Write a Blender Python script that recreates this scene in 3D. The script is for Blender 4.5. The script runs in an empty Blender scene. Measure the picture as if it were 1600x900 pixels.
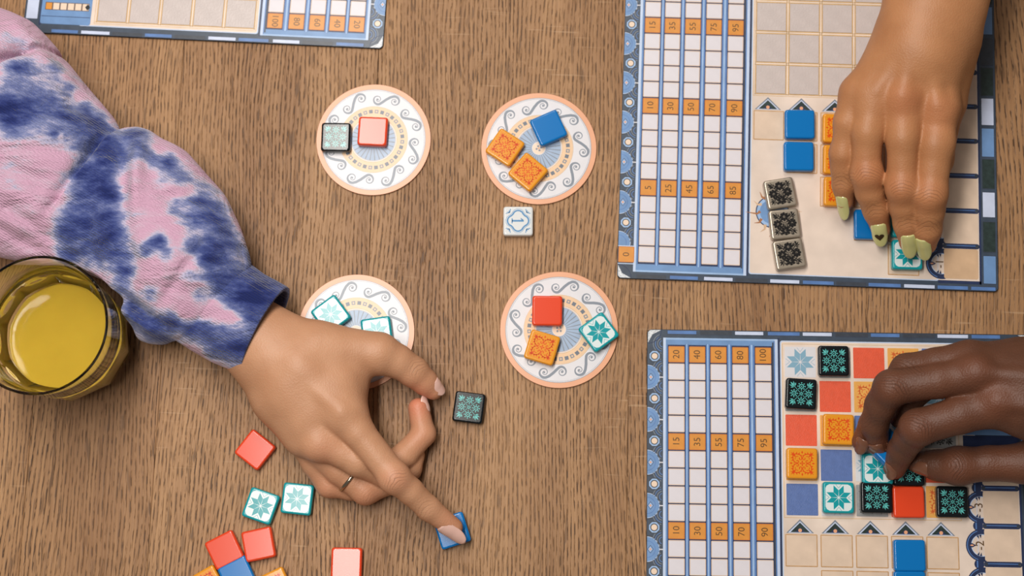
import bpy, bmesh, math, random
import numpy as np
from mathutils import Vector, Matrix, Euler
random.seed(7); np.random.seed(7)
PI = math.pi
S = bpy.context.scene
COL = S.collection

# ------------------------------------------------------------------ camera
CA, CB, CH = 0.18374, 0.02756, 0.99658
cam_d = bpy.data.cameras.new('camera'); cam = bpy.data.objects.new('camera', cam_d); COL.objects.link(cam)
cam.location = (0, 0, CH); cam.rotation_euler = (CA, CB, 0)
cam_d.sensor_width = 36; cam_d.lens = 54; cam_d.clip_start = .05; cam_d.clip_end = 30
cam_d.dof.use_dof = True; cam_d.dof.focus_distance = 0.975; cam_d.dof.aperture_fstop = 5.6
S.camera = cam
CM = Matrix.Rotation(CB, 3, 'Y') @ Matrix.Rotation(CA, 3, 'X')

def W(px, py, z=0.0):
    """table-top measurement: the place at height z (metres) that was read off at px,py"""
    d = CM @ Vector(((px-800)/2400, -(py-450)/2400, -1))
    t = (z-CH)/d.z
    return Vector((t*d.x, t*d.y, z))

# ------------------------------------------------------------------ world, lamps, exposure
S.view_settings.view_transform = 'Standard'; S.view_settings.look = 'None'
S.view_settings.gamma = 1.0; S.view_settings.use_curve_mapping = False
S.view_settings.exposure = 0.0
S.cycles.max_bounces = 16; S.cycles.transmission_bounces = 16; S.cycles.glossy_bounces = 6
wd = bpy.data.worlds.new('room'); S.world = wd; wd.use_nodes = True
wd.node_tree.nodes['Background'].inputs[0].default_value = (1.0, .93, .86, 1)
wd.node_tree.nodes['Background'].inputs[1].default_value = 0.14

def area(name, loc, aim, sx, sy, power, color):
    l = bpy.data.lights.new(name, 'AREA'); l.shape = 'RECTANGLE'; l.size = sx; l.size_y = sy
    l.energy = power; l.color = color
    o = bpy.data.objects.new(name, l); COL.objects.link(o); o.location = loc
    d = Vector(aim)-Vector(loc)
    o.rotation_euler = (math.atan2(d.y, -d.z), 0, 0)
    return o
area('pendant_lamp', (-0.295, 0.33, 1.25), (-0.28, 0.33, 0), 0.16, 0.95, 16, (1.0, .95, .89))
area('ceiling_lamp', (-0.05, 1.55, 1.9), (0.0, 0.2, 0), 0.6, 0.6, 12, (1.0, .95, .89))

# ------------------------------------------------------------------ materials
def lin(c):
    c = c/255.0
    return c/12.92 if c <= .04045 else ((c+.055)/1.055)**2.4
def rgb(r, g, b): return (lin(r), lin(g), lin(b), 1)
MATS = {}
def mat(name, col, rough=.45, spec=.5, coat=0, metal=0, trans=0, ior=1.45, sss=0, var=0.0, scale=60, bump=0, bscale=400):
    if name in MATS: return MATS[name]
    m = bpy.data.materials.new(name); m.use_nodes = True; nt = m.node_tree; b = nt.nodes['Principled BSDF']
    b.inputs['Base Color'].default_value = col; b.inputs['Roughness'].default_value = rough
    b.inputs['Specular IOR Level'].default_value = spec; b.inputs['Metallic'].default_value = metal
    b.inputs['Coat Weight'].default_value = coat; b.inputs['Coat Roughness'].default_value = .08
    b.inputs['Transmission Weight'].default_value = trans; b.inputs['IOR'].default_value = ior
    if sss:
        b.inputs['Subsurface Weight'].default_value = sss; b.inputs['Subsurface Radius'].default_value = (1, .4, .2)
        b.inputs['Subsurface Scale'].default_value = .004
    tc = nt.nodes.new('ShaderNodeTexCoord')
    if var:
        n = nt.nodes.new('ShaderNodeTexNoise'); n.inputs['Scale'].default_value = scale; n.inputs['Detail'].default_value = 5
        nt.links.new(tc.outputs['Object'], n.inputs['Vector'])
        mr = nt.nodes.new('ShaderNodeMapRange'); mr.inputs[1].default_value = .3; mr.inputs[2].default_value = .7
        mr.inputs[3].default_value = 1-var; mr.inputs[4].default_value = 1+var
        nt.links.new(n.outputs['Fac'], mr.inputs[0])
        mx = nt.nodes.new('ShaderNodeVectorMath'); mx.operation = 'SCALE'; mx.inputs[0].default_value = col[:3]
        nt.links.new(mr.outputs[0], mx.inputs['Scale']); nt.links.new(mx.outputs[0], b.inputs['Base Color'])
    if bump:
        n = nt.nodes.new('ShaderNodeTexNoise'); n.inputs['Scale'].default_value = bscale
        nt.links.new(tc.outputs['Object'], n.inputs['Vector'])
        bp = nt.nodes.new('ShaderNodeBump'); bp.inputs['Strength'].default_value = bump; bp.inputs['Distance'].default_value = .001
        nt.links.new(n.outputs['Fac'], bp.inputs['Height']); nt.links.new(bp.outputs[0], b.inputs['Normal'])
    MATS[name] = m
    return m

def wood_material():
    m = bpy.data.materials.new('brown_oak'); m.use_nodes = True; nt = m.node_tree; N = nt.nodes.new; Lk = nt.links.new
    b = nt.nodes['Principled BSDF']
    tc = N('ShaderNodeTexCoord'); oi = N('ShaderNodeObjectInfo')
    off = N('ShaderNodeVectorMath'); off.operation = 'SCALE'; off.inputs[0].default_value = (3.1, 7.7, 0); Lk(oi.outputs['Random'], off.inputs['Scale'])
    base = N('ShaderNodeVectorMath'); base.operation = 'ADD'; Lk(tc.outputs['Object'], base.inputs[0]); Lk(off.outputs[0], base.inputs[1])
    # low frequency sideways wander of the grain
    wn = N('ShaderNodeTexNoise'); wn.inputs['Scale'].default_value = 1.0; wn.inputs['Detail'].default_value = 2
    wm = N('ShaderNodeMapping'); wm.inputs['Scale'].default_value = (9, 3.0, 1); Lk(base.outputs[0], wm.inputs['Vector']); Lk(wm.outputs[0], wn.inputs['Vector'])
    ws = N('ShaderNodeMath'); ws.operation = 'MULTIPLY_ADD'; ws.inputs[1].default_value = .032; ws.inputs[2].default_value = -.016; Lk(wn.outputs['Fac'], ws.inputs[0])
    cx = N('ShaderNodeCombineXYZ'); Lk(ws.outputs[0], cx.inputs[0])
    v = N('ShaderNodeVectorMath'); v.operation = 'ADD'; Lk(base.outputs[0], v.inputs[0]); Lk(cx.outputs[0], v.inputs[1])
    def noise(sx, sy, det, rough=.5):
        mp = N('ShaderNodeMapping'); mp.inputs['Scale'].default_value = (sx, sy, 1); Lk(v.outputs[0], mp.inputs['Vector'])
        n = N('ShaderNodeTexNoise'); n.inputs['Scale'].default_value = 1; n.inputs['Detail'].default_value = det; n.inputs['Roughness'].default_value = rough
        Lk(mp.outputs[0], n.inputs['Vector']); return n.outputs['Fac']
    def mr(x, a, b_, c, d):
        r = N('ShaderNodeMapRange'); r.inputs[1].default_value = a; r.inputs[2].default_value = b_; r.inputs[3].default_value = c; r.inputs[4].default_value = d; Lk(x, r.inputs[0]); return r.outputs[0]
    def mul(x, y, op='MULTIPLY'):
        k = N('ShaderNodeMath'); k.operation = op
        for i, q in enumerate((x, y)):
            if isinstance(q, (int, float)): k.inputs[i].default_value = q
            else: Lk(q, k.inputs[i])
        return k.outputs[0]
    tone = noise(22, 2.2, 4); fine = noise(900, 14, 3, .6); bands = noise(165, 3.0, 2)
    cr = N('ShaderNodeValToRGB'); cr.color_ramp.elements[0].position = .36; cr.color_ramp.elements[1].position = .64
    cr.color_ramp.elements[0].color = rgb(*WOOD[0]); cr.color_ramp.elements[1].color = rgb(*WOOD[1])
    Lk(mul(mul(tone, .6), mul(fine, .4), 'ADD'), cr.inputs[0])
    # pores: short dark dashes gathered in ring-like bands
    p1 = noise(950, 85, 2, .5); p2 = noise(560, 52, 1.5, .5)
    bandm = mr(bands, .42, .60, 0, 1)
    pore = mul(mr(p1, .54, .64, 0, 1), mr(bandm, 0, 1, .35, 1))
    pore2 = mul(mr(p2, .55, .64, 0, 1), mr(bandm, 0, 1, .15, 1))
    wv = N('ShaderNodeTexWave'); wv.wave_type = 'BANDS'; wv.bands_direction = 'X'; wv.inputs['Scale'].default_value = 118; wv.inputs['Distortion'].default_value = 0
    wj = N('ShaderNodeMath'); wj.operation = 'MULTIPLY_ADD'; wj.inputs[1].default_value = .0036; wj.inputs[2].default_value = 0; Lk(noise(60, 9, 3, .6), wj.inputs[0])
    wc = N('ShaderNodeCombineXYZ'); Lk(wj.outputs[0], wc.inputs[0]); wa = N('ShaderNodeVectorMath'); wa.operation = 'ADD'; Lk(v.outputs[0], wa.inputs[0]); Lk(wc.outputs[0], wa.inputs[1]); Lk(wa.outputs[0], wv.inputs['Vector'])
    ring_ = mr(wv.outputs['Fac'], .42, .9, 0, 1)
    dash = mr(noise(1050, 110, 2, .55), .46, .56, 0, 1)
    pore = mul(mul(ring_, dash), .95)
    pm = mul(mul(pore, mul(pore2, .7), 'MAXIMUM'), mul(ring_, .12), 'MAXIMUM')
    mx = N('ShaderNodeMix'); mx.data_type = 'RGBA'; Lk(mul(mul(pm, mr(noise(26, 2.6, 3), .35, .6, .7, 1)), .9), mx.inputs[0]); Lk(cr.outputs[0], mx.inputs[6]); mx.inputs[7].default_value = rgb(*WOOD[2])
    # medullary rays: faint pale flecks crossing the grain
    mp = N('ShaderNodeMapping'); mp.inputs['Rotation'].default_value = (0, 0, .65); mp.inputs['Scale'].default_value = (26, 420, 1); Lk(base.outputs[0], mp.inputs['Vector'])
    fn = N('ShaderNodeTexNoise'); fn.inputs['Scale'].default_value = 1; fn.inputs['Detail'].default_value = 1; Lk(mp.outputs[0], fn.inputs['Vector'])
    fl = mul(mr(fn.outputs['Fac'], .66, .74, 0, .38), mr(noise(6, 5, 1), .5, .62, 0, 1))
    mx2 = N('ShaderNodeMix'); mx2.data_type = 'RGBA'; Lk(fl, mx2.inputs[0]); Lk(mx.outputs[2], mx2.inputs[6]); mx2.inputs[7].default_value = rgb(196, 162, 128)
    Lk(mx2.outputs[2], b.inputs['Base Color'])
    b.inputs['Roughness'].default_value = .48; b.inputs['Specular IOR Level'].default_value = .25
    bp = N('ShaderNodeBump'); bp.inputs['Strength'].default_value = .35; bp.inputs['Distance'].default_value = .0006; bp.invert = True
    Lk(pm, bp.inputs['Height']); Lk(bp.outputs[0], b.inputs['Normal'])
    return m
WOOD = ((132, 94, 62), (177, 136, 96), (46, 25, 12))

def skin_material(name, base, dark, red, rough=.5, spec=.45, bump=.25):
    m = bpy.data.materials.new(name); m.use_nodes = True; nt = m.node_tree; N = nt.nodes.new; Lk = nt.links.new
    b = nt.nodes['Principled BSDF']; tc = N('ShaderNodeTexCoord')
    at = N('ShaderNodeAttribute'); at.attribute_name = 'skin'
    sp = N('ShaderNodeSeparateXYZ'); Lk(at.outputs['Vector'], sp.inputs[0])   # x: along crease, y: crease weight, z: redness
    n = N('ShaderNodeTexNoise'); n.inputs['Scale'].default_value = 55; n.inputs['Detail'].default_value = 6; Lk(tc.outputs['Object'], n.inputs['Vector'])
    mx = N('ShaderNodeMix'); mx.data_type = 'RGBA'; mx.inputs[6].default_value = rgb(*base); mx.inputs[7].default_value = rgb(*dark)
    r = N('ShaderNodeMapRange'); r.inputs[1].default_value = .35; r.inputs[2].default_value = .7; r.inputs[3].default_value = 0; r.inputs[4].default_value = .45
    Lk(n.outputs['Fac'], r.inputs[0]); Lk(r.outputs[0], mx.inputs[0])
    mx2 = N('ShaderNodeMix'); mx2.data_type = 'RGBA'; Lk(sp.outputs[2], mx2.inputs[0]); Lk(mx.outputs[2], mx2.inputs[6]); mx2.inputs[7].default_value = rgb(*red)
    # creases: sin of the distance along the finger, wobbled
    n2 = N('ShaderNodeTexNoise'); n2.inputs['Scale'].default_value = 110; n2.inputs['Detail'].default_value = 2; Lk(tc.outputs['Object'], n2.inputs['Vector'])
    a = N('ShaderNodeMath'); a.operation = 'MULTIPLY_ADD'; a.inputs[1].default_value = 5.5; Lk(n2.outputs['Fac'], a.inputs[0]); Lk(sp.outputs[0], a.inputs[2])
    s = N('ShaderNodeMath'); s.operation = 'MULTIPLY'; s.inputs[1].default_value = 2.8; Lk(a.outputs[0], s.inputs[0])
    s2 = N('ShaderNodeMath'); s2.operation = 'SINE'; Lk(s.outputs[0], s2.inputs[0])
    s3 = N('ShaderNodeMapRange'); s3.inputs[1].default_value = .35; s3.inputs[2].default_value = 1; s3.inputs[3].default_value = 0; s3.inputs[4].default_value = 1; Lk(s2.outputs[0], s3.inputs[0])
    cw = N('ShaderNodeMath'); cw.operation = 'MULTIPLY'; Lk(s3.outputs[0], cw.inputs[0]); Lk(sp.outputs[1], cw.inputs[1])
    dk = N('ShaderNodeMath'); dk.operation = 'MULTIPLY'; dk.inputs[1].default_value = .38; Lk(cw.outputs[0], dk.inputs[0])
    mx3 = N('ShaderNodeMix'); mx3.data_type = 'RGBA'; Lk(dk.outputs[0], mx3.inputs[0]); Lk(mx2.outputs[2], mx3.inputs[6]); mx3.inputs[7].default_value = rgb(*[c*.55 for c in dark])
    Lk(mx3.outputs[2], b.inputs['Base Color'])
    vo = N('ShaderNodeTexVoronoi'); vo.inputs['Scale'].default_value = 900; Lk(tc.outputs['Object'], vo.inputs['Vector'])
    h = N('ShaderNodeMath'); h.operation = 'MULTIPLY_ADD'; h.inputs[1].default_value = -1.9; Lk(cw.outputs[0], h.inputs[0]); Lk(vo.outputs['Distance'], h.inputs[2])
    bp = N('ShaderNodeBump'); bp.inputs['Strength'].default_value = bump; bp.inputs['Distance'].default_value = .0004; Lk(h.outputs[0], bp.inputs['Height']); Lk(bp.outputs[0], b.inputs['Normal'])
    b.inputs['Roughness'].default_value = rough; b.inputs['Specular IOR Level'].default_value = spec
    b.inputs['Subsurface Weight'].default_value = .06; b.inputs['Subsurface Radius'].default_value = (1, .35, .2); b.inputs['Subsurface Scale'].default_value = .005
    return m

def cloth_material():
    m = bpy.data.materials.new('tie_dye_ribbed_velour'); m.use_nodes = True; nt = m.node_tree; N = nt.nodes.new; Lk = nt.links.new
    b = nt.nodes['Principled BSDF']; tc = N('ShaderNodeTexCoord')
    at = N('ShaderNodeAttribute'); at.attribute_name = 'dye'
    mp = N('ShaderNodeMapping'); mp.inputs['Rotation'].default_value = (0, 0, .75); mp.inputs['Scale'].default_value = (1, 2.4, 1); Lk(tc.outputs['Object'], mp.inputs['Vector'])
    n = N('ShaderNodeTexNoise'); n.inputs['Scale'].default_value = 30; n.inputs['Detail'].default_value = 9; n.inputs['Roughness'].default_value = .7; Lk(mp.outputs[0], n.inputs['Vector'])
    a = N('ShaderNodeMath'); a.operation = 'MULTIPLY_ADD'; a.inputs[1].default_value = 1.55; Lk(n.outputs['Fac'], a.inputs[0]); Lk(at.outputs['Fac'], a.inputs[2])
    cr = N('ShaderNodeValToRGB'); e = cr.color_ramp.elements
    e[0].position = .50; e[0].color = rgb(200, 158, 182); e[1].position = 1.0; e[1].color = rgb(30, 40, 92)
    for p, c in ((.585, (200, 168, 188)), (.65, (184, 178, 202)), (.735, (120, 128, 170)), (.84, (72, 84, 138)), (.93, (44, 55, 112))):
        q = e.new(p); q.color = rgb(*c)
    sc = N('ShaderNodeMath'); sc.operation = 'MULTIPLY_ADD'; sc.inputs[1].default_value = .62; sc.inputs[2].default_value = .03; Lk(a.outputs[0], sc.inputs[0])
    Lk(sc.outputs[0], cr.inputs[0]); Lk(cr.outputs[0], b.inputs['Base Color'])
    b.inputs['Roughness'].default_value = .95; b.inputs['Specular IOR Level'].default_value = .1
    b.inputs['Sheen Weight'].default_value = .25; b.inputs['Sheen Roughness'].default_value = .5
    wv = N('ShaderNodeTexWave'); wv.wave_type = 'BANDS'; wv.bands_direction = 'Y'; wv.inputs['Scale'].default_value = 220; wv.inputs['Distortion'].default_value = 3.0; wv.inputs['Detail'].default_value = 2; wv.inputs['Detail Scale'].default_value = 3
    mp2 = N('ShaderNodeMapping'); mp2.inputs['Rotation'].default_value = (0, 0, .55); Lk(tc.outputs['Object'], mp2.inputs['Vector']); Lk(mp2.outputs[0], wv.inputs['Vector'])
    n3 = N('ShaderNodeTexNoise'); n3.inputs['Scale'].default_value = 900; Lk(tc.outputs['Object'], n3.inputs['Vector'])
    ad = N('ShaderNodeMath'); ad.operation = 'ADD'; Lk(wv.outputs['Fac'], ad.inputs[0]); Lk(n3.outputs['Fac'], ad.inputs[1])
    mp4 = N('ShaderNodeMapping'); mp4.inputs['Rotation'].default_value = (0, 0, -.5); mp4.inputs['Scale'].default_value = (18, 46, 30); Lk(tc.outputs['Object'], mp4.inputs['Vector'])
    n4 = N('ShaderNodeTexNoise'); n4.inputs['Scale'].default_value = 1; n4.inputs['Detail'].default_value = 3; n4.inputs['Distortion'].default_value = .6; Lk(mp4.outputs[0], n4.inputs['Vector'])
    b0 = N('ShaderNodeBump'); b0.inputs['Strength'].default_value = .8; b0.inputs['Distance'].default_value = .012; Lk(n4.outputs['Fac'], b0.inputs['Height'])
    bp = N('ShaderNodeBump'); bp.inputs['Strength'].default_value = .6; bp.inputs['Distance'].default_value = .0006; Lk(ad.outputs[0], bp.inputs['Height']); Lk(b0.outputs[0], bp.inputs['Normal']); Lk(bp.outputs[0], b.inputs['Normal'])
    return m

# ------------------------------------------------------------------ object helpers
def props(o, label=None, cat=None, group=None, kind=None):
    for k, v in (('label', label), ('category', cat), ('group', group), ('kind', kind)):
        if v: o[k] = v
    return o
def empty(name, loc=(0, 0, 0), rz=0, **kw):
    o = bpy.data.objects.new(name, None); COL.objects.link(o); o.location = loc; o.rotation_euler = (0, 0, rz)
    o.empty_display_size = .01
    return props(o, **kw)
def link(name, me, parent=None, loc=(0, 0, 0), rz=0, **kw):
    o = bpy.data.objects.new(name, me); COL.objects.link(o); o.parent = parent; o.location = loc; o.rotation_euler = (0, 0, rz)
    return props(o, **kw)
def mesh(name, v, f, mats, mi=None, smooth=False):
    me = bpy.data.meshes.new(name); me.from_pydata(v, [], f)
    for m in (mats if isinstance(mats, (list, tuple)) else [mats]): me.materials.append(m)
    if mi: me.polygons.foreach_set('material_index', mi)
    if smooth: me.polygons.foreach_set('use_smooth', [True]*len(me.polygons))
    me.update(); return me
def copy_tree(o, parent=None):
    c = o.copy(); COL.objects.link(c); c.parent = parent
    for ch in list(o.children): copy_tree(ch, c)
    return c

class Draw:
    """flat printed work, millimetres in, laid on a face at z (mm)"""
    def __init__(s): s.v = []; s.f = []; s.mi = []; s.m = []; s.layer = 0; s.T = None
    def mid(s, m):
        if m not in s.m: s.m.append(m)
        return s.m.index(m)
    def _p(s, x, y, z):
        if s.T: x, y = s.T(x, y)
        return (x/1000, y/1000, z/1000)
    def poly(s, pts, m, z):
        n = len(s.v); s.v += [s._p(x, y, z) for x, y in pts]; s.f.append(tuple(range(n, n+len(pts)))); s.mi.append(s.mid(m))
    def rect(s, x0, y0, x1, y1, m, z): s.poly([(x0, y0), (x1, y0), (x1, y1), (x0, y1)], m, z)
    def disc(s, cx, cy, r, m, z, n=20, a0=0, a1=2*PI):
        full = abs(a1-a0) > 6.28
        k = n if full else n+1
        s.poly([(cx+r*math.cos(a0+(a1-a0)*i/n), cy+r*math.sin(a0+(a1-a0)*i/n)) for i in range(k)], m, z)
    def stroke(s, pts, w, m, z, closed=False, taper=None):
        P = [np.array(p, float) for p in pts]; n = len(P); L = []; R = []
        for i in range(n):
            a = P[(i-1) % n] if (closed or i > 0) else P[i]; b = P[(i+1) % n] if (closed or i < n-1) else P[i]
            d = b-a; d = d/(np.hypot(*d)+1e-9); nn = np.array([-d[1], d[0]])
            ww = (taper(i/(n-1)) if taper else w)/2
            L.append(P[i]+nn*ww); R.append(P[i]-nn*ww)
        b0 = len(s.v)
        for a, b in zip(L, R): s.v.append(s._p(*a, z)); s.v.append(s._p(*b, z))
        q = s.mid(m)
        for i in range(n if closed else n-1):
            j = (i+1) % n; s.f.append((b0+2*i, b0+2*i+1, b0+2*j+1, b0+2*j)); s.mi.append(q)
    def ring(s, cx, cy, r, w, m, z, n=28, a0=0, a1=2*PI):
        full = abs(a1-a0) > 6.28
        s.stroke([(cx+r*math.cos(a0+(a1-a0)*i/n), cy+r*math.sin(a0+(a1-a0)*i/n)) for i in range(n if full else n+1)], w, m, z, closed=full)
    def mesh(s, name): 
        me = mesh(name, s.v, s.f, s.m, s.mi)
        # keep every printed face looking up
        bm = bmesh.new(); bm.from_mesh(me)
        for f in bm.faces:
            f.normal_update()
            if f.normal.z < 0: f.normal_flip()
        bm.to_mesh(me); bm.free(); return me
    def obj(s, name, parent, **kw): return link(name, s.mesh(name), parent, **kw)

def rsq(hx, hy, r, n=5):
    """rounded rectangle loop"""
    out = []
    for cx, cy, a in ((hx-r, hy-r, 0), (-hx+r, hy-r, PI/2), (-hx+r, -hy+r, PI), (hx-r, -hy+r, 1.5*PI)):
        for i in range(n+1): t = a+PI/2*i/n; out.append((cx+r*math.cos(t), cy+r*math.sin(t)))
    return out
def loft(loops, cap=True):
    v = [p for l in loops for p in l]; n = len(loops[0]); f = []
    for k in range(len(loops)-1):
        for i in range(n):
            j = (i+1) % n; f.append((k*n+i, k*n+j, (k+1)*n+j, (k+1)*n+i))
    if cap: f.append(tuple(range(n-1, -1, -1))); f.append(tuple(range((len(loops)-1)*n, len(loops)*n)))
    return v, f
def plate_mesh(name, w, h, t, m, r=.5, bev=.12):
    """thin raised cell, corner at 0,0 ; mm"""
    L = []
    for z, i in ((0, 0), (t-bev, 0), (t, bev)):
        L.append([((x+w/2)/1000, (y+h/2)/1000, z/1000) for x, y in rsq(w/2-i, h/2-i, max(r-i, .15), 2)])
    v, f = loft(L); return mesh(name, v, f, m)

# text as flat lettering
TXT = {}
def text_mesh(s, m, size):
    k = (s, m.name, size)
    if k in TXT: return TXT[k]
    c = bpy.data.curves.new('lettering', 'FONT'); c.body = s; c.size = size/1000; c.align_x = 'CENTER'; c.align_y = 'CENTER'; c.resolution_u = 3
    o = bpy.data.objects.new('lettering', c); COL.objects.link(o)
    dg = bpy.context.evaluated_depsgraph_get(); me = bpy.data.meshes.new_from_object(o.evaluated_get(dg))
    bpy.data.objects.remove(o); me.materials.clear(); me.materials.append(m); TXT[k] = me
    return me

# ------------------------------------------------------------------ the table
wm = wood_material()
table = empty('table', (0, 0, 0), math.radians(-1.6), label='brown oak table top of glued staves that everything stands on', cat='table')
edges = [-.78, -.66, -.545, -.435, -.345, -.262, -.128, .045, .20, .325, .43, .55, .68, .80]
for i in range(len(edges)-1):
    a, b = edges[i], edges[i+1]; w = b-a-.00012; y0, y1 = -.30, .66
    L = [[(x, y, z) for x, y in ((-w/2+e, y0), (w/2-e, y0), (w/2-e, y1), (-w/2+e, y1))] for z, e in ((-.03, 0), (-.00025, 0), (0, .0002))]
    v, f = loft(L)
    link('plank', mesh('plank', v, f, wm), table, loc=((a+b)/2, 0, 0))
for x in (-.74, .76):
    for y in (-.26, .62):
        L = [[(x+s*cx, y+s*cy, z) for cx, cy in ((-1, -1), (1, -1), (1, 1), (-1, 1))] for z, s in ((-.74, .022), (-.03, .032))]
        v, f = loft(L); link('leg', mesh('leg', v, f, wm), table)

# ------------------------------------------------------------------ printed colours
card = dict(rough=.33, spec=.55)
C_slate = mat('print_slate', rgb(60, 72, 88), var=.16, scale=160, **card)
C_dark = mat('print_charcoal', rgb(58, 64, 74), var=.22, scale=200, **card)
C_navy = mat('print_navy', rgb(38, 50, 84), var=.2, scale=150, **card)
C_blue = mat('print_blue', rgb(86, 122, 178), var=.18, scale=110, **card)
C_blue2 = mat('print_mid_blue', rgb(108, 144, 190), var=.1, scale=110, **card)
C_sky = mat('print_sky', rgb(152, 182, 220), var=.08, scale=90, **card)
C_pale = mat('print_pale', rgb(190, 206, 232), var=.06, scale=90, **card)
C_lite = mat('print_light', rgb(198, 208, 232), var=.07, scale=120, **card)
C_white = mat('print_white', rgb(216, 214, 218), var=.03, scale=120, **card)
C_cell = mat('print_cell', rgb(217, 212, 218), var=.025, scale=160, **card)
C_cellr = mat('print_cell_rim', rgb(218, 194, 176), **card)
C_orange = mat('print_orange', rgb(214, 142, 58), var=.08, scale=200, **card)
C_brown = mat('print_brown', rgb(92, 64, 30), **card)
C_parch = mat('print_parchment', rgb(224, 206, 192), var=.14, scale=34, **card)
C_parch2 = mat('print_parchment_cell', rgb(218, 194, 172), var=.10, scale=70, **card)
C_parch3 = mat('print_parchment_dark', rgb(206, 172, 138), var=.14, scale=60, **card)
C_gold = mat('print_gold', rgb(206, 166, 108), var=.12, scale=200, **card)
C_stone = mat('print_stone', rgb(196, 184, 180), var=.05, scale=120, bump=.15, bscale=900, **card)
C_cream = mat('print_cream', rgb(230, 206, 184), **card)
C_green = mat('print_dark_green', rgb(40, 54, 52), var=.3, scale=300, **card)
C_speck = mat('print_speckle', rgb(206, 210, 214), var=.35, scale=900, **card)
C_red = mat('print_red', rgb(222, 88, 56), var=.06, scale=300, bump=.2, bscale=1800, **card)
C_wblue = mat('print_denim', rgb(88, 112, 168), var=.08, scale=300, bump=.2, bscale=1800, **card)
C_amber = mat('print_amber', rgb(226, 166, 84), var=.04, scale=200, **card)
C_rust = mat('print_rust', rgb(214, 108, 52), **card)
C_flour = mat('print_flourish', rgb(164, 108, 66), **card)
C_steel = mat('print_steel', rgb(128, 168, 190), **card)
C_silv = mat('print_silver', rgb(150, 150, 150), var=.15, scale=300, **card)
C_blk = mat('print_black', rgb(36, 38, 40), **card)
C_peach = mat('print_peach', rgb(224, 162, 124), var=.03, scale=90, **card)
C_band = mat('print_sand', rgb(226, 190, 152), var=.04, scale=200, **card)
C_fan = mat('print_fan', rgb(150, 170, 196), var=.08, scale=200, **card)
C_grey = mat('print_grey', rgb(122, 130, 142), **card)
C_greyd = mat('print_grey_dark', rgb(98, 106, 118), **card)
C_edge = mat('cardboard_edge', rgb(34, 34, 38), .7)
C_edge2 = mat('cardboard_edge_tan', rgb(160, 108, 74), .7)

# ------------------------------------------------------------------ motifs (mm, centred, half size h)
def motif_star(D, white, teal, z, h=8.35, field=True):
    c = h*.30
    if field:
        D.poly([(h-c, h), (-h+c, h), (-h+c*.35, h-c*.35), (-h, h-c), (-h, -h+c), (-h+c*.35, -h+c*.35), (-h+c, -h), (h-c, -h), (h-c*.35, -h+c*.35), (h, -h+c), (h, h-c), (h-c*.35, h-c*.35)], white, z)
    for k in range(8):
        a = PI/8+k*PI/4; R1, R2 = h*.56, h*1.0
        f = lambda r, t: (r*math.cos(t), r*math.sin(t))
        D.poly([f(h*.06, a), f(R1, a-.385), f(R2, a), f(R1, a+.385)], teal, z+.02)
    for k in range(4):
        a = k*PI/2
        for da in (-.16, .16):
            D.stroke([(h*.72*math.cos(a), h*.72*math.sin(a)), (h*math.cos(a)/math.cos(da), h*math.sin(a+0)/1+0) if False else (h*math.cos(a)-h*.22*math.sin(a)*(1 if da > 0 else -1), h*math.sin(a)+h*.22*math.cos(a)*(1 if da > 0 else -1))], .22, teal, z+.02)
def motif_black(D, teal, z, h=8.3, k=1.0):
    q = h/8.3; w = .26*k
    for a in range(4):
        c, s = math.cos(a*PI/2), math.sin(a*PI/2); x, y = 4.7*q*c, 4.7*q*s
        D.ring(x, y, 1.3*q, .5*k, teal, z, 14); D.disc(x, y, .4*q, teal, z, 8)
        for j in range(8):
            t = j*PI/4; D.disc(x+2.25*q*math.cos(t), y+2.25*q*math.sin(t), .42*q*k, teal, z, 6)
        t = a*PI/2+PI/4; cc, ss = math.cos(t), math.sin(t)
        T = lambda u, v: ((u*cc-v*ss)*q, (u*ss+v*cc)*q)
        D.stroke([T(.9, 0), T(7.2, 0)], w, teal, z)
        D.poly([T(6.2, 0), T(8.2, .65), T(10.3, 0), T(8.2, -.65)], teal, z)
        for sg in (-1, 1):
            D.poly([T(6.6, sg*.3), T(8.0, sg*1.5), T(9.5, sg*1.7), T(8.2, sg*.8)], teal, z)
            D.poly([T(6.2, sg*.2), T(6.6, sg*1.6), T(7.6, sg*2.4), T(7.3, sg*1.2)], teal, z)
        D.poly([(.1*c, .1*s), (.8*c-.34*s, .8*s+.34*c), (1.5*c, 1.5*s), (.8*c+.34*s, .8*s-.34*c)], teal, z)
def spiral(cx, cy, r0, r1, a0, turns, n=18, cw=1):
    return [(cx+(r0+(r1-r0)*i/n)*math.cos(a0+cw*turns*2*PI*i/n), cy+(r0+(r1-r0)*i/n)*math.sin(a0+cw*turns*2*PI*i/n)) for i in range(n+1)]
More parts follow.
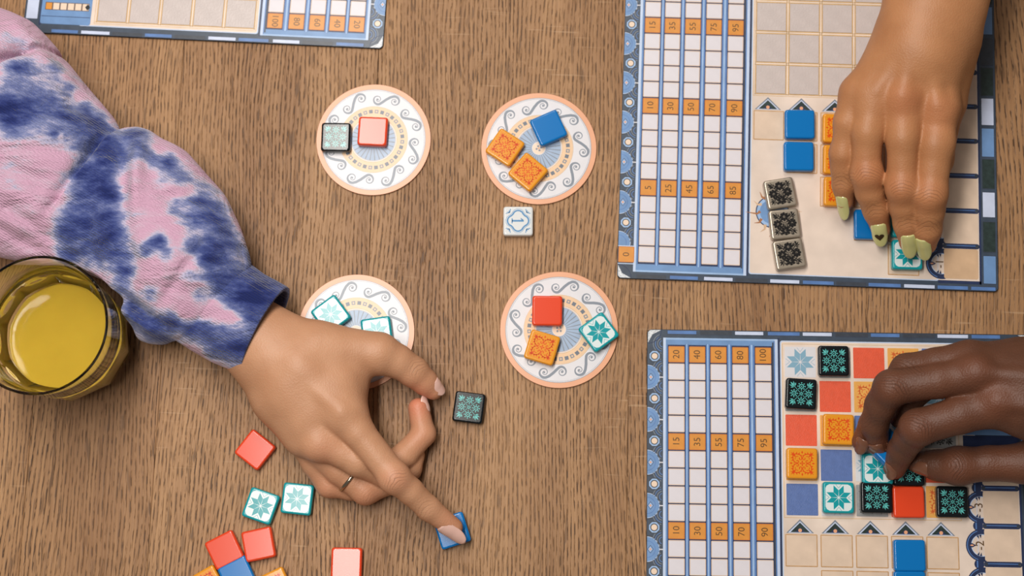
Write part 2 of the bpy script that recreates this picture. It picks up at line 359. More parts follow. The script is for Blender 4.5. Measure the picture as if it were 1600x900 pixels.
def motif_swirl(D, red, z, h=8.0):
    q = h/8
    for a in range(4):
        t = a*PI/2+PI/4; c, s = math.cos(t), math.sin(t)
        T = lambda u, v: ((u*c-v*s)*q, (u*s+v*c)*q)
        for sg in (-1, 1):
            D.stroke([T(u, sg*v) for u, v in ((8.0, .3), (7.0, 1.3), (5.9, 2.3), (4.6, 2.85), (3.3, 2.7), (2.3, 1.95), (2.1, 1.1), (2.7, .6), (3.5, .85), (3.7, 1.5))], .55*q, red, z)
            D.poly([T(7.2, sg*1.0), T(7.6, sg*2.9), T(6.2, sg*1.9)], red, z)
            D.poly([T(6.2, sg*1.9), T(6.0, sg*3.9), T(5.0, sg*2.6)], red, z)
            D.poly([T(4.6, sg*2.7), T(3.9, sg*3.7), T(3.4, sg*2.6)], red, z)
            D.poly([T(7.6, sg*.3), T(9.2, sg*1.7), T(8.6, sg*.2)], red, z)
            D.stroke([T(5.6, sg*.2), T(5.5, sg*1.0), T(4.8, sg*1.3)], .4*q, red, z)
        D.poly([T(5.4, 0), T(7.3, .7), T(10.2, 0), T(7.3, -.7)], red, z)
    for a in range(4):
        t = a*PI/2; c, s = math.cos(t), math.sin(t)
        D.poly([(0, 0), (1.0*c-.5*s, 1.0*s+.5*c), (1.9*c, 1.9*s), (1.0*c+.5*s, 1.0*s-.5*c)], red, z)
        D.poly([(6.0*c*q, 6.0*s*q), ((7*c-.6*s)*q, (7*s+.6*c)*q), (8*c*q, 8*s*q), ((7*c+.6*s)*q, (7*s-.6*c)*q)], red, z)

# ------------------------------------------------------------------ tiles
gl = dict(rough=.2, spec=.45)
T_blue = mat('tile_blue', rgb(8, 112, 184), **gl)
T_red = mat('tile_red', rgb(222, 70, 36), **gl)
T_orange = mat('tile_orange', rgb(224, 148, 38), **gl)
T_black = mat('tile_black', rgb(15, 21, 25), **gl)
T_teal = mat('tile_teal', rgb(24, 152, 160), **gl)
T_white = mat('tile_white', rgb(216, 218, 218), **gl)
T_black_glare = mat('tile_black_glare', rgb(170, 158, 142), .28, metal=.55, var=.12, scale=150)  # black tile whose lamp glare is put into a silvery base colour
M_red = mat('motif_red', rgb(216, 78, 26), **gl)
M_teal = mat('motif_teal', rgb(96, 190, 186), **gl)
M_white = mat('motif_white', rgb(216, 228, 228), **gl)
M_tealb = mat('motif_teal_deep', rgb(24, 152, 160), **gl)
M_blue = mat('motif_blue', rgb(84, 138, 184), **gl)
M_blackm = mat('motif_black', rgb(22, 20, 20), .6, spec=.2)
TH = 6.0
def tile_body(m):
    hs = 9.85; L = []
    for z, i in ((0, .55), (.35, .12), (.8, 0), (4.7, 0), (5.3, .12), (5.7, .42), (5.92, .85), (6.0, 1.35)):
        L.append([(x/1000, y/1000, z/1000) for x, y in rsq(hs-i, hs-i, max(1.75-i*.5, .6), 4)])
    v, f = loft(L); me = mesh('tile_body', v, f, m, smooth=True)
    for p in me.polygons:
        if len(p.vertices) > 4: p.use_smooth = False
    return me
def motif_mesh(kind):
    D = Draw(); z = .025
    if kind == 'teal': motif_star(D, M_white, M_tealb, z)
    if kind == 'black': motif_black(D, M_teal, z)
    if kind == 'orange': motif_swirl(D, M_red, z)
    if kind == 'silver':  # black tiles with glare painted in: dark filigree over the silvery body
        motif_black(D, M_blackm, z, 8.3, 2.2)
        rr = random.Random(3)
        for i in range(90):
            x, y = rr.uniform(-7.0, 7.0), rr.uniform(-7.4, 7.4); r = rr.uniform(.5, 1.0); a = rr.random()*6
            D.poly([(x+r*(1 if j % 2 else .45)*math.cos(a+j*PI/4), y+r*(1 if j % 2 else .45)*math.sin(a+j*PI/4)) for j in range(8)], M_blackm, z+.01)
    if kind == 'start':
        for r, w in ((3.5, 1.0),):
            pts = []
            for k in range(4):
                a = k*PI/2; cx, cy = 3.5*math.cos(a), 3.5*math.sin(a)
                for i in range(11):
                    t = a-1.25+2.5*i/10; pts.append((cx+r*math.cos(t)*1.0, cy+r*math.sin(t)*1.0))
            D.stroke(pts, w, M_blue, z, closed=True)
            D.stroke([(x*1.17, y*1.17) for x, y in pts], .25, M_blue, z, closed=True)
        for k in range(4):
            t = k*PI/2+PI/4; c, s = math.cos(t), math.sin(t)
            for v in (-2.2, -.8, .8, 2.2):
                D.stroke([(7.9*c, 7.9*s), (9.3*c-v*s, 9.3*s+v*c)], .5, M_blue, z)
        # the numeral 1, lying on its side
        D.rect(-4.0, -.6, 3.8, .6, M_blue, z); D.poly([(3.8, .5), (1.9, 2.0), (1.6, 1.6), (2.4, .5)], M_blue, z); D.rect(-4.3, -1.7, -3.6, 1.7, M_blue, z)
    return D.mesh('printed_motif')
BODY = dict(blue=T_blue, red=T_red, orange=T_orange, black=T_black, teal=T_teal, start=T_white, silver=T_black_glare)
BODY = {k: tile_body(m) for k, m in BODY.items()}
MOT = {k: motif_mesh(k) for k in ('teal', 'black', 'orange', 'start', 'silver')}
GRP = dict(blue='plain blue game tiles', red='plain red game tiles', orange='orange game tiles with red scrollwork', black='black game tiles with teal rosettes',
           teal='teal game tiles with a white eight-pointed star', silver='black filigree game tiles with glare coloured silvery')
def tile(kind, px, py, rot, label, zb=0.0):
    p = W(px, py, zb/1000+.006)
    if kind in MOT:
        o = empty('game_tile', (p.x, p.y, zb/1000), math.radians(rot), label=label, cat='tile', group=GRP.get(kind))
        link('tile_body', BODY[kind], o); link('printed_motif', MOT[kind], o, loc=(0, 0, .006))
    else:
        o = link('game_tile', BODY[kind], loc=(p.x, p.y, zb/1000), rz=math.radians(rot), label=label, cat='tile', group=GRP.get(kind))
    return o
ZD, ZB = 1.55, 2.22     # top of a disc, top of a board print (mm)
TILES = [
 ('black', 524.5, 213.5, -1, 'black rosette tile washed pale by lamp glare, left on the upper left round disc', ZD),
 ('red', 582, 204.5, -3, 'plain red tile near the middle of the upper left round disc', ZD),
 ('orange', 789, 229.5, -34, 'orange scrollwork tile at the left edge of the upper middle round disc', ZD),
 ('orange', 825, 268, -40.5, 'orange scrollwork tile lowest on the upper middle round disc, above the white tile', ZD),
 ('blue', 857, 199, 24, 'plain blue tile on the upper middle round disc', ZD),
 ('start', 809.5, 345, -.5, 'white tile with a blue numeral 1 in a quatrefoil, on the bare wood', 0),
 ('red', 855, 485, -1, 'plain red tile on the lower middle round disc', ZD),
 ('orange', 847, 542.5, -17, 'orange scrollwork tile below the red tile on the lower middle round disc', ZD),
 ('teal', 935.5, 518.5, 36, 'teal star tile at the right edge of the lower middle round disc', ZD),
 ('teal', 516.5, 491, 37, 'teal star tile half under the wrist, leftmost on the round disc behind the hand', ZD),
 ('teal', 588.5, 519, 8, 'teal star tile beside the thumb on the round disc behind the hand', ZD),
 ('black', 732.5, 636.5, -7.5, 'black rosette tile alone on the wood right of the pinching fingers', 0),
 ('red', 398, 702.5, -37.5, 'plain red tile standing alone left of the hand with the ring', 0),
 ('teal', 407, 790.5, -19, 'teal star tile on the wood, left one of the touching teal pair', 0),
 ('teal', 464, 779.5, -6, 'teal star tile on the wood, right one of the touching teal pair', 0),
 ('red', 350, 859.5, 27, 'plain red tile, left one of the red pair above the cut-off blue tile', 0),
 ('red', 403.5, 850.5, 12, 'plain red tile on the wood, right one of the red pair under the teal tiles', 0),
 ('blue', 370, 899, 27, 'plain blue tile at the bottom edge against the left red tile', 0),
 ('orange', 322, 915, 30, 'orange tile showing only a corner at the bottom edge, left of the blue tile', 0),
 ('orange', 428, 917, 25, 'orange tile showing only a tip at the bottom edge, under the right red tile', 0),
 ('red', 541, 880, -1, 'plain red tile at the bottom edge, alone between the teal pair and the pointing finger', 0),
 ('blue', 706.5, 829, 18, 'plain blue tile pressed down by the pointing index finger', 0),
 # upper right board
 ('blue', 1250, 193.5, -1.5, 'plain blue tile on the upper right board, upper of its two', ZB),
 ('blue', 1248.5, 243.5, -1.5, 'plain blue tile on the upper right board, just under another blue one', ZB),
 ('orange', 1309, 200, -3, 'orange scrollwork tile, topmost in the column by the little finger', ZB),
 ('orange', 1310, 249, -3, 'orange scrollwork tile, middle of the column by the little finger', ZB),
 ('orange', 1311, 299, -3, 'orange scrollwork tile, lowest in the column by the little finger', ZB),
 ('blue', 1359, 350, -2, 'plain blue tile under the ring finger with the heart nail', ZB),
 ('teal', 1417, 347, -2, 'teal star tile mostly hidden between the ring and middle fingers of the yellow-nailed hand', ZB),
 ('teal', 1418, 397.5, -2, 'teal star tile under the two pale yellow nails', ZB),
 ('silver', 1219.5, 301.5, 9, 'black filigree tile with its glare coloured silvery, top of the leaning row of three', ZB),
 ('silver', 1226.5, 349.5, 5, 'black filigree tile with its glare coloured silvery, middle of the leaning row of three', ZB),
 ('silver', 1233.5, 396.5, 8, 'black filigree tile with its glare coloured silvery, bottom of the leaning row of three', ZB),
 # lower right board
 ('black', 1303, 563.5, -1, 'black rosette tile in the top row of the lower right board', ZB),
 ('black', 1252, 615, -4, 'black rosette tile in the first column of the lower right board', ZB),
 ('orange', 1310.5, 671, -2, 'orange scrollwork tile beside the dark fingertips, right of a red printed square', ZB),
 ('orange', 1253.5, 724, -1.5, 'orange scrollwork tile in the first column of the lower right board', ZB),
 ('teal', 1371.5, 732.5, -1, 'teal star tile half hidden by the dark fingertips', ZB),
 ('black', 1420.5, 734.5, -1, 'black rosette tile in shade under the dark thumb tip, above the red tile', ZB),
 ('teal', 1310.5, 777.5, -1.5, 'teal star tile in the bottom row of the coloured grid', ZB),
 ('black', 1370, 777, -1, 'black rosette tile between the teal tile and the red tile in the bottom grid row', ZB),
 ('red', 1420.5, 784.5, -.5, 'plain red tile in the bottom row of the coloured grid', ZB),
 ('black', 1488.5, 784, -1.5, 'black rosette tile at the right end of the bottom grid row', ZB),
 ('blue', 1422, 868, -.5, 'plain blue tile below the grid under a row of triangles', ZB),
 ('blue', 1422.5, 917.5, -.5, 'plain blue tile cut by the bottom edge, touching the blue tile above it', ZB),
]
for t in TILES: tile(*t)
pb = W(1384, 698, .018)
hb = link('game_tile', BODY['blue'], loc=(pb.x, pb.y, .0125), label='plain blue tile held between the dark fingertips, only a corner showing', cat='tile', group=GRP['blue'])
hb.rotation_euler = (math.radians(-10), math.radians(14), math.radians(38))

# ------------------------------------------------------------------ round discs
def coaster():
    R = 38.7; o = empty('round_board')
    L = [[(r*math.cos(2*PI*i/96)/1000, r*math.sin(2*PI*i/96)/1000, z/1000) for i in range(96)] for z, r in ((0, R-.15), (.2, R), (1.3, R), (1.5, R-.2))]
    v, f = loft(L); me = mesh('disc_body', v, f, [C_edge2, C_peach]); me.polygons[len(me.polygons)-1].material_index = 1
    link('disc_body', me, o)
    D = Draw(); z = 1.51
    D.disc(0, 0, R*.905, C_white, z, 72); D.ring(0, 0, R*.905, .3, C_grey, z+.01, 72); D.ring(0, 0, R*.885, .18, C_grey, z+.01, 72)
    D.obj('printed_field', o)
    D = Draw(); z = 1.53
    for k in range(8):
        a = 2*PI*k/8+.2; c, s = math.cos(a), math.sin(a); rm = R*.748
        def T(x, y): 
            r = rm+y; t = a+x/rm
            return (r*math.cos(t), r*math.sin(t))
        A = spiral(-5.7, .9, .45, 3.5, PI/3+1.55*2*PI, 1.55, 34, -1)+[(-2.2, 2.5)]
        pts = A+[(0, 0)]+[(-x, -y) for x, y in reversed(A)]
        D.stroke([T(*p) for p in pts], .6, C_grey, z, taper=lambda t: .5+1.3*math.exp(-((t-.5)/.13)**2))
        for sg in (-1, 1): D.disc(*T(sg*-5.7, sg*.9), .7, C_grey, z, 8)
    D.obj('scroll_border', o)
    D = Draw(); z = 1.53
    D.ring(0, 0, R*.50, R*.18, C_band, z, 64); D.ring(0, 0, R*.595, .25, C_gold, z+.01, 64); D.ring(0, 0, R*.41, .3, C_gold, z+.01, 64)
    for k in range(32):
        a = 2*PI*k/32; c, s = math.cos(a), math.sin(a); r = R*.505; h = 1.25
        q = [(r*c+x*c-y*s, r*s+x*s+y*c) for x, y in ((-h, -h), (h, -h), (h, h), (-h, h))]
        D.poly(q, C_greyd if k % 2 else C_grey, z+.015)
        if k % 2 == 0:
            h = .55; D.poly([(r*c+x*c-y*s, r*s+x*s+y*c) for x, y in ((-h, -h), (h, -h), (h, h), (-h, h))], C_band, z+.025)
    D.obj('square_band', o)
    D = Draw(); z = 1.53
    D.disc(0, 0, R*.39, C_fan, z, 48); D.ring(0, 0, R*.39, .35, C_band, z+.01, 48)
    for k in range(28):
        a = 2*PI*k/28; c, s = math.cos(a), math.sin(a)
        D.stroke([(3.5*c, 3.5*s), (R*.375*c, R*.375*s)], .4, C_grey, z+.012, taper=lambda t: .25+.5*t)
    D.disc(0, 0, R*.115, C_cream, z+.02, 24); D.ring(0, 0, R*.115, .35, C_white, z+.03, 24)
    for k in range(4):
        a = k*PI/2+.4; D.disc(1.5*math.cos(a), 1.5*math.sin(a), .75, C_grey, z+.03, 10)
    D.disc(0, 0, .6, C_peach, z+.035, 10)
    D.obj('fan_centre', o)
    return o
c0 = coaster()
c3 = W(556, 519, .0015)
for i, (x, y, rz, lb) in enumerate(((-.1207, .28714, .3, 'round white disc with peach rim and grey scrolls, holding a red and a black tile'),
        (-.00946, .28013, -.1, 'round white disc with grey scrolls holding two orange tiles and a blue one'),
        (c3.x, c3.y, .1, 'round white disc with peach rim, half covered by the hand from the left'),
        (.00337, .15719, .45, 'round white disc with peach rim and grey scrolls, holding red, orange and teal tiles'))):
    o = c0 if i == 0 else copy_tree(c0)
    o.location = (x, y, 0); o.rotation_euler = (0, 0, rz); props(o, lb, 'disc', 'round scrollwork discs')

# ------------------------------------------------------------------ game boards
CX = [0, 13.47, 27.25, 41.43, 56.22]; CW = 10.43; RP = 11.35
M_cell = plate_mesh('score_space', CW, RP-.75, .13, [C_cell]); 
def framed_plate(name, w, h, t, rim, face, e=.55):
    """cell with a thin rim of another colour"""
    L = [[((x+w/2)/1000, (y+h/2)/1000, z/1000) for x, y in rsq(w/2-i, h/2-i, max(.5-i, .12), 2)] for z, i in ((0, 0), (t-.05, 0), (t, .05), (t, e))]
    v, f = loft(L); mi = [0]*len(f); mi[-1] = 1
    return mesh(name, v, f, [rim, face], mi)
M_cell = framed_plate('score_space', CW, RP-.75, .13, C_cellr, C_cell)
M_cello = framed_plate('score_space', CW, RP-.75, .13, mat('print_orange_rim', rgb(206, 124, 48), **card), C_orange)
WX, WY, WP, WC = 75.34, 227.52, 22.15, 20.05
M_wall = {'stone': framed_plate('wall_space', WC, WC, .2, mat('print_stone_rim', rgb(168, 138, 100), **card), C_stone, .3),
          'red': framed_plate('wall_space', WC, WC, .15, C_red, C_red), 'blue': framed_plate('wall_space', WC, WC, .15, C_wblue, C_wblue),
          'orange': framed_plate('wall_space', WC, WC, .15, C_amber, C_amber), 'star': framed_plate('wall_space', WC, WC, .15, C_white, C_white),
          'black': framed_plate('wall_space', WC, WC, .15, C_silv, C_silv)}
M_pat = framed_plate('pattern_space', 20.4, 20.4, .16, mat('print_sepia', rgb(192, 150, 104), var=.15, scale=200, **card), C_parch2, .65)
def wm_print(kind):
    D = Draw()
    if kind == 'star': motif_star(D, C_white, C_steel, 0, 9.4, False)
    if kind == 'orange': motif_swirl(D, C_rust, 0, 8.6)
    if kind == 'black': motif_black(D, C_blk, 0, 9.0, 1.3)
    return D.mesh('wall_motif')
WMOT = {k: wm_print(k) for k in ('star', 'orange', 'black')}
BLK = {}
def block_mesh(w, h, m):
    k = (round(w, 1), round(h, 1), m.name)
    if k not in BLK: BLK[k] = framed_plate('border_block', w, h, .14, mat('print_block_rim', rgb(60, 66, 82), **card), m, .35)
    return BLK[k]
def board(x, y, rz, wall, label, emblem=False):
    B = empty('player_board', (x, y, 0), rz, label=label, cat='game board', group='square game boards')
    T = 2.0
    X0, X1, Y0, Y1 = -13.83, 234.95, -10.93, 237.67
    cx, cy, hx, hy = (X0+X1)/2, (Y0+Y1)/2, (X1-X0)/2, (Y1-Y0)/2
    L = [[((px+cx)/1000, (py+cy)/1000, z/1000) for px, py in rsq(hx-i, hy-i, 3-i, 5)] for z, i in ((0, .2), (.2, 0), (T-.2, 0), (T, .2))]
    v, f = loft(L); me = mesh('cardboard_base', v, f, [C_edge, C_slate]); me.polygons[len(me.polygons)-1].material_index = 1
    link('cardboard_base', me, B)
    z = T+.02
    # track field: blue ground with pale frame
    D = Draw(); D.rect(-3.4, -6.2, 70.6, 232.2, C_sky, z); D.rect(-2.6, -5.0, 69.2, 231.0, C_blue2, z+.02)
    D.rect(-.5, -.9, 67.3, 227.6, C_navy, z+.03)
    for i in range(4):
        a = CX[i]+CW+.45; b = CX[i+1]-.45; D.rect(a, -1.6, b, 228.2, C_blue, z+.045); m_ = (a+b)/2; D.rect(m_-(b-a)*.22, -1.6, m_+(b-a)*.16, 228.2, C_sky, z+.055)
    D.rect(-3.4, -6.2, -1.7, 232.2, C_pale, z+.04); D.rect(-1.0, -1.2, -.45, 228, C_blue, z+.05)
    D.rect(67.3, -1.5, 68.2, 230, C_dark, z+.05); D.rect(68.2, -4, 69.0, 231, C_blue, z+.05); D.rect(69.0, -6.2, 70.9, 232, C_pale, z+.05); D.rect(70.9, -6.2, 72.0, 233, C_navy, z+.05)
    D.obj('score_track_ground', B)
    zc = (T+.08)/1000
    for c in range(5):
        for r in range(20):
            n = r+1+20*c; five = n % 5 == 0
            o = link('score_space', M_cello if five else M_cell, B, loc=(CX[c]/1000, (r*RP+.37)/1000, zc))
            if five: link('numeral', text_mesh(str(n), C_brown, 6.0), o, loc=(CW/2000, (RP-.75)/2000, .00015), rz=PI/2)
    o = link('score_space', M_cello, B, loc=(-13.3/1000, -.1/1000, zc)); link('numeral', text_mesh('0', C_brown, 6.0), o, loc=(CW/2000, (RP-.75)/2000, .00015), rz=PI/2)
    # ornament strip with medallions
    D = Draw(); D.rect(-13.5, 11.0, -3.5, 234.4, C_slate, z); D.rect(-13.6, 10.6, -3.4, 11.2, C_pale, z+.03); D.rect(-13.6, -1.3, -3.4, -.7, C_pale, z+.03)
    D.obj('ornament_strip', B)
    k = 0; yy = 13.0
    while yy < 232:
        D = Draw(); lo, hi = -1.35, 1.35
        cxm = -13.5
        R_ = 8.0
        def half(r, m, zz):
            aa = [lo*1.163+(hi-lo)*1.163*i/24 for i in range(25)]
            pts = [(cxm+r*math.cos(t)*1.0, max(min(yy+r*math.sin(t), 234.2), 11.3)) for t in [-PI/2+PI*i/24 for i in range(25)]]
            D.poly(pts, m, zz)
        half(R_+.9, C_dark, z+.02); half(R_, C_pale, z+.03); half(R_-.35, C_blue2, z+.04); half(R_-2.6, C_blue, z+.045); half(R_-3.0, C_blue2, z+.05)
        if 16 < yy < 230:
            D.poly([(-13.4, yy), (-11.4, yy+2.6), (-9.4, yy), (-11.4, yy-2.6)], C_navy, z+.06)
            D.poly([(-13.0, yy), (-11.4, yy+2.1), (-9.8, yy), (-11.4, yy-2.1)], C_sky, z+.07)
            D.poly([(-12.2, yy), (-11.4, yy+.9), (-10.6, yy), (-11.4, yy-.9)], C_peach, z+.08)
            D.rect(-5.6, yy-.35, -3.4, yy+.35, C_white, z+.07)
        D.obj('medallion', B)
        ym = yy+13.8
        if ym < 231:
            D = Draw()
            for r, m, dz in ((4.3, C_dark, .06), (3.6, C_sky, .07)):
                D.poly([(-9.0+r*math.cos(PI/8+i*PI/4), ym+r*1.0*math.sin(PI/8+i*PI/4)) for i in range(8)], m, z+dz)
            D.disc(-9.0, ym, 2.5, C_dark, z+.08, 18); D.disc(-9.0, ym, 1.9, C_cream, z+.09, 18)
            for sg in (-1, 1):
                for r in (2.2, 3.6, 5.0, 6.4): D.ring(-3.5, ym+sg*8.2, r, .45, C_blue if r in (2.2, 5.0) else C_grey, z+.03, 12, PI*.62 if sg > 0 else PI*.5+.2, PI*1.45 if sg > 0 else PI*1.38)
            D.obj('rosette', B)
        yy += 27.6
    # parchment field
    D = Draw(); D.poly([(px+134.4, py+113.2) for px, py in rsq(62.0, 118.2, 1.5)], C_pale, z); D.poly([(px+134.4, py+113.2) for px, py in rsq(61.3, 117.5, 1.5)], C_parch, z+.02)
    D.rect(73.8, 117.2, 186.0, 229.4, C_gold, z+.03); D.rect(74.1, 117.5, 185.7, 229.1, C_parch, z+.04)
    if wall == 'stone':
        for i in range(5):
            for s_ in (0, 1):
                u = WX+i*WP+(-.55 if s_ == 0 else WC+.1); D.rect(u, 118.2, u+.5, 228.4, C_gold, z+.05)
                u = WY-i*WP-WC+(-.6 if s_ == 0 else WC+.1); D.rect(74.8, u, 185.2, u+.5, C_gold, z+.05)
    D.obj('parchment_field', B)
    kinds = ['star', 'black', 'red', 'orange', 'blue']
    for r in range(5):
        for c in range(5):
            k = kinds[(c+r) % 5] if wall == 'colour' else 'stone'
            ox = oy = 0
            o = link('wall_space', M_wall[k], B, loc=((WX+c*WP)/1000, (WY-r*WP-WC)/1000, (T+.06)/1000))
            if k in WMOT: link('wall_motif', WMOT[k], o, loc=(WC/2000, WC/2000, .00017))
    # pattern lines
    for r in range(5):
        for c in range(r, 5):
            link('pattern_space', M_pat, B, loc=((74.2+c*22.28)/1000, (86.6-r*22.2)/1000, (T+.05)/1000))
    for c in range(5):
        D = Draw(); x = 74.9+c*22.28
        D.poly([(x, 107.7), (x+17.6, 107.7), (x+8.8, 116.4)], C_grey, z+.05); D.poly([(x+1.2, 107.9), (x+16.4, 107.9), (x+8.8, 115.2)], C_lite, z+.06)
        D.poly([(x+2.6, 108.2), (x+15.0, 108.2), (x+8.8, 114.3)], C_green, z+.07); D.poly([(x+5.6, 108.2), (x+12.0, 108.2), (x+8.8, 111.4)], C_navy, z+.08); D.disc(x+8.8, 109.4, 1.2, C_peach, z+.09, 10)
        D.obj('triangle_marker', B)
    # floor line on the right
    D = Draw(); D.rect(196.0, -4.6, 223.4, 162.8, C_parch, z+.05); D.rect(222.9, -6.5, 224.2, 232, C_navy, z+.1); D.rect(196, -6.4, 224, -4.4, C_navy, z+.1); D.rect(188.5, 163, 223.4, 171.6, C_navy, z+.05)
    D.obj('floor_line_ground', B)
    mfl = [C_parch3]+[C_parch2]*6
    for k, s_ in enumerate(('-1', '-1', '-2', '-2', '-2', '-3', '-3')):
        yb = 18.7+23.9*(k-1)
        o = link('floor_space', plate_mesh('floor_space', 22.4, 20.2, .12, mfl[k], 1.2), B, loc=(.1998, (yb+1.9)/1000, (T+.06)/1000))
        link('numeral', text_mesh(s_, C_brown, 7.5), o, loc=(-.0026, .0098, .00022), rz=PI/2)
        # scalloped ornament
        D = Draw(); yc = yb+11.7
        D.ring(198.4, yc, 8.6, 3.4, C_navy, z+.12, 22, PI*.42, PI*1.58); D.ring(198.4, yc, 6.7, .55, C_pale, z+.14, 22, PI*.42, PI*1.58); D.ring(198.4, yc, 9.3, .5, C_blue, z+.14, 18, PI*.6, PI*1.4)
        D.poly([(189.6, yc), (191.9, yc+1.4), (194.8, yc), (191.9, yc-1.4)], C_navy, z+.15)
        D.poly([(190.6, yc), (191.9, yc+.6), (193.4, yc), (191.9, yc-.6)], C_peach, z+.16)
        for sg in (-1, 1):
            for da in (1.15, 1.42): 
                a = PI+sg*da; c_, s2 = math.cos(a), math.sin(a)
                D.poly([(198.4+6.8*c_-.8*s2, yc+6.8*s2+.8*c_), (198.4+6.8*c_+.8*s2, yc+6.8*s2-.8*c_), (198.4+4.4*c_, yc+4.4*s2)], C_navy, z+.15)
        if k < 6: 
            D.disc(196.2, yb+23.9, 3.2, C_navy, z+.13, 14); D.stroke([(195.0, yb+21.8), (195.0, yb+26)], .8, C_blue, z+.15)
        D.obj('scallop', B)
        if k < 7:
            D = Draw(); yq = yb+23.9
            L = [[((px+211)/1000, (py+yq)/1000, zz/1000) for px, py in rsq(12.0-i, 1.7-i, 1.5-i, 4)] for zz, i in ((T+.02, 0), (T+.2, 0), (T+.27, .3))]
            v, f = loft(L); b_ = link('floor_bar', mesh('floor_bar', v, f, C_navy), B)
            D.stroke([(201.5, yq+.35), (220.5, yq+.35)], .5, C_blue, T+.28)
            for xx in (200.6, 221.4): D.disc(xx, yq, 1.1, C_dark, T+.275, 10)
            D.obj('bar_highlight', b_)
    # panel in the top right corner
    pn = link('score_panel', plate_mesh('score_panel', 35, 59, .12, C_blue2, 1.5), B, loc=(.1885, .1720, (T+.06)/1000))
    D = Draw()
    for j in range(3):
        D.rect(.6, 19.2+j*17, 34.4, 19.6+j*17, C_navy, .14)
        for i in range(6): 
            D.rect(1.9+5.1*i, 9.3+j*17, 6.9+5.1*i, 14.8+j*17, C_brown, .14); D.rect(2.3+5.1*i, 9.7+j*17, 6.5+5.1*i, 14.4+j*17, C_orange if i == (5 if True else 0) else C_cream, .15)
        D.poly([(1.2, 12+j*17), (3.0, 14.3+j*17), (4.8, 12+j*17), (3.0, 9.7+j*17)], C_blk, .16)
    link('panel_print', D.mesh('panel_print'), pn)
    # border blocks
    bt = {'b': C_blue, 'd': C_dark, 'l': C_lite, 'g': C_green, 'c': C_blue2}
    for xa, xb, c_ in ((-1, 18.5, 'd'), (20.6, 39.7, 'b'), (43, 62.4, 'l'), (63.6, 85, 'd'), (86.3, 106, 'l'), (107.6, 128.4, 'b'), (129.6, 149.2, 'd'), (150.4, 172, 'b'), (173.5, 194, 'l'), (195.2, 215.6, 'b'), (217, 233.4, 'b')):
        link('border_block', block_mesh(xb-xa, 2.9, bt[c_]), B, loc=(xa/1000, -10.6/1000, (T+.03)/1000))
    for xa, xb, c_ in ((-.9, 18.5, 'b'), (20.4, 41.4, 'd'), (43, 62, 'l'), (64.3, 85.6, 'b'), (86.9, 106.4, 'l'), (108.2, 129.6, 'd'), (131, 150.2, 'b'), (151.8, 172.8, 'd'), (174, 194.4, 'l'), (196, 215, 'b')):
        link('border_block', block_mesh(xb-xa, 2.9, bt[c_]), B, loc=(xa/1000, 234.4/1000, (T+.03)/1000))
    yv = [(-6, 13, 'c'), (15.2, 36, 'g'), (38.6, 56, 'l'), (58, 78.6, 'g'), (79.8, 99.8, 'c'), (101.6, 120.6, 'l'), (122, 142, 'g'), (143.6, 163, 'd'), (165, 185, 'c'), (186.6, 206, 'g'), (208, 228, 'l')]
    for ya, yb, c_ in yv:
        link('border_block', block_mesh(8.6, yb-ya, bt[c_]), B, loc=(.2252, ya/1000, (T+.03)/1000))
    for sx, sy in ((X0, Y0), (X0, Y1), (X1, Y1)):
        D = Draw(); dx = 1 if sx < 0 else -1; dy = 1 if sy < 0 else -1
        D.poly([(sx+dx*.5, sy+dy*9), (sx+dx*.5, sy+dy*2), (sx+dx*2, sy+dy*.5), (sx+dx*9, sy+dy*.5), (sx+dx*3.4, sy+dy*3.4)], C_speck, z+.12)
        D.ring(sx+dx*.6, sy+dy*.6, 8.6, .4, C_navy, z+.12, 10, math.atan2(dy*.05, dx) if False else (0 if dx > 0 and dy > 0 else (-PI/2 if dx > 0 else PI)), (PI/2 if dx > 0 and dy > 0 else (0 if dx > 0 else 1.5*PI)))
        D.obj('corner_print', B)
    if emblem:
        D = Draw(); ex, ey = 88.5, 37.5
        for k in range(14):
            a = 2*PI*k/14; r0, r1 = 9.0, (18.5 if k % 7 == 0 else 14.5)
            c_, s2 = math.cos(a), math.sin(a)
            D.stroke([(ex+r0*c_, ey+r0*s2*1.25), (ex+(r0+2.2)*math.cos(a+.12), ey+(r0+2.2)*1.25*math.sin(a+.12)), (ex+r1*math.cos(a+.03), ey+r1*1.2*math.sin(a+.03))], 1.2, C_flour if k % 3 else C_parch3, z+.09, taper=lambda t: 1.9*(1-t)+.2)
        D.disc(ex-1, ey, 11.0, C_navy, z+.07, 28); D.disc(ex-1, ey, 10.3, C_sky, z+.08, 28); D.disc(ex-1, ey, 8.3, C_blue2, z+.085, 28)
        D.obj('emblem', B)
    return B
board(.05592, .20154, -.04251, 'stone', 'square game board under the hand with yellow nails, its grid unfilled grey', True)
board(.07031, -.08080, -.01932, 'colour', 'square game board under the dark-skinned hand, its grid printed in colours', True)
t3 = math.radians(176.68); c_, s_ = math.cos(t3), math.sin(t3); lx, ly = -.01383, .23767
board(-.11537-(c_*lx-s_*ly), .35094-(s_*lx+c_*ly), t3, 'stone', 'square game board cut off by the top edge, turned upside down at the upper left')

# ------------------------------------------------------------------ glass of juice
g0 = W(129, 541, 0)
G = empty('juice_glass', (g0.x, g0.y, .0003), .12, label='ten-sided drinking glass of orange juice on the table left of the sleeve', cat='glass')
def glass_loop(r, z, fac, n=80):
    out = []
    for i in range(n):
        t = 2*PI*i/n; sec = PI/5; u = ((t+sec/2) % sec)-sec/2
        rd = r*math.cos(sec/2)/math.cos(u)        # decagon, vertex radius r
        # rounded vertices between flats
        out.append(((r*(1-fac)+rd*1.0*fac)*math.cos(t), (r*(1-fac)+rd*1.0*fac)*math.sin(t), z))
    return out
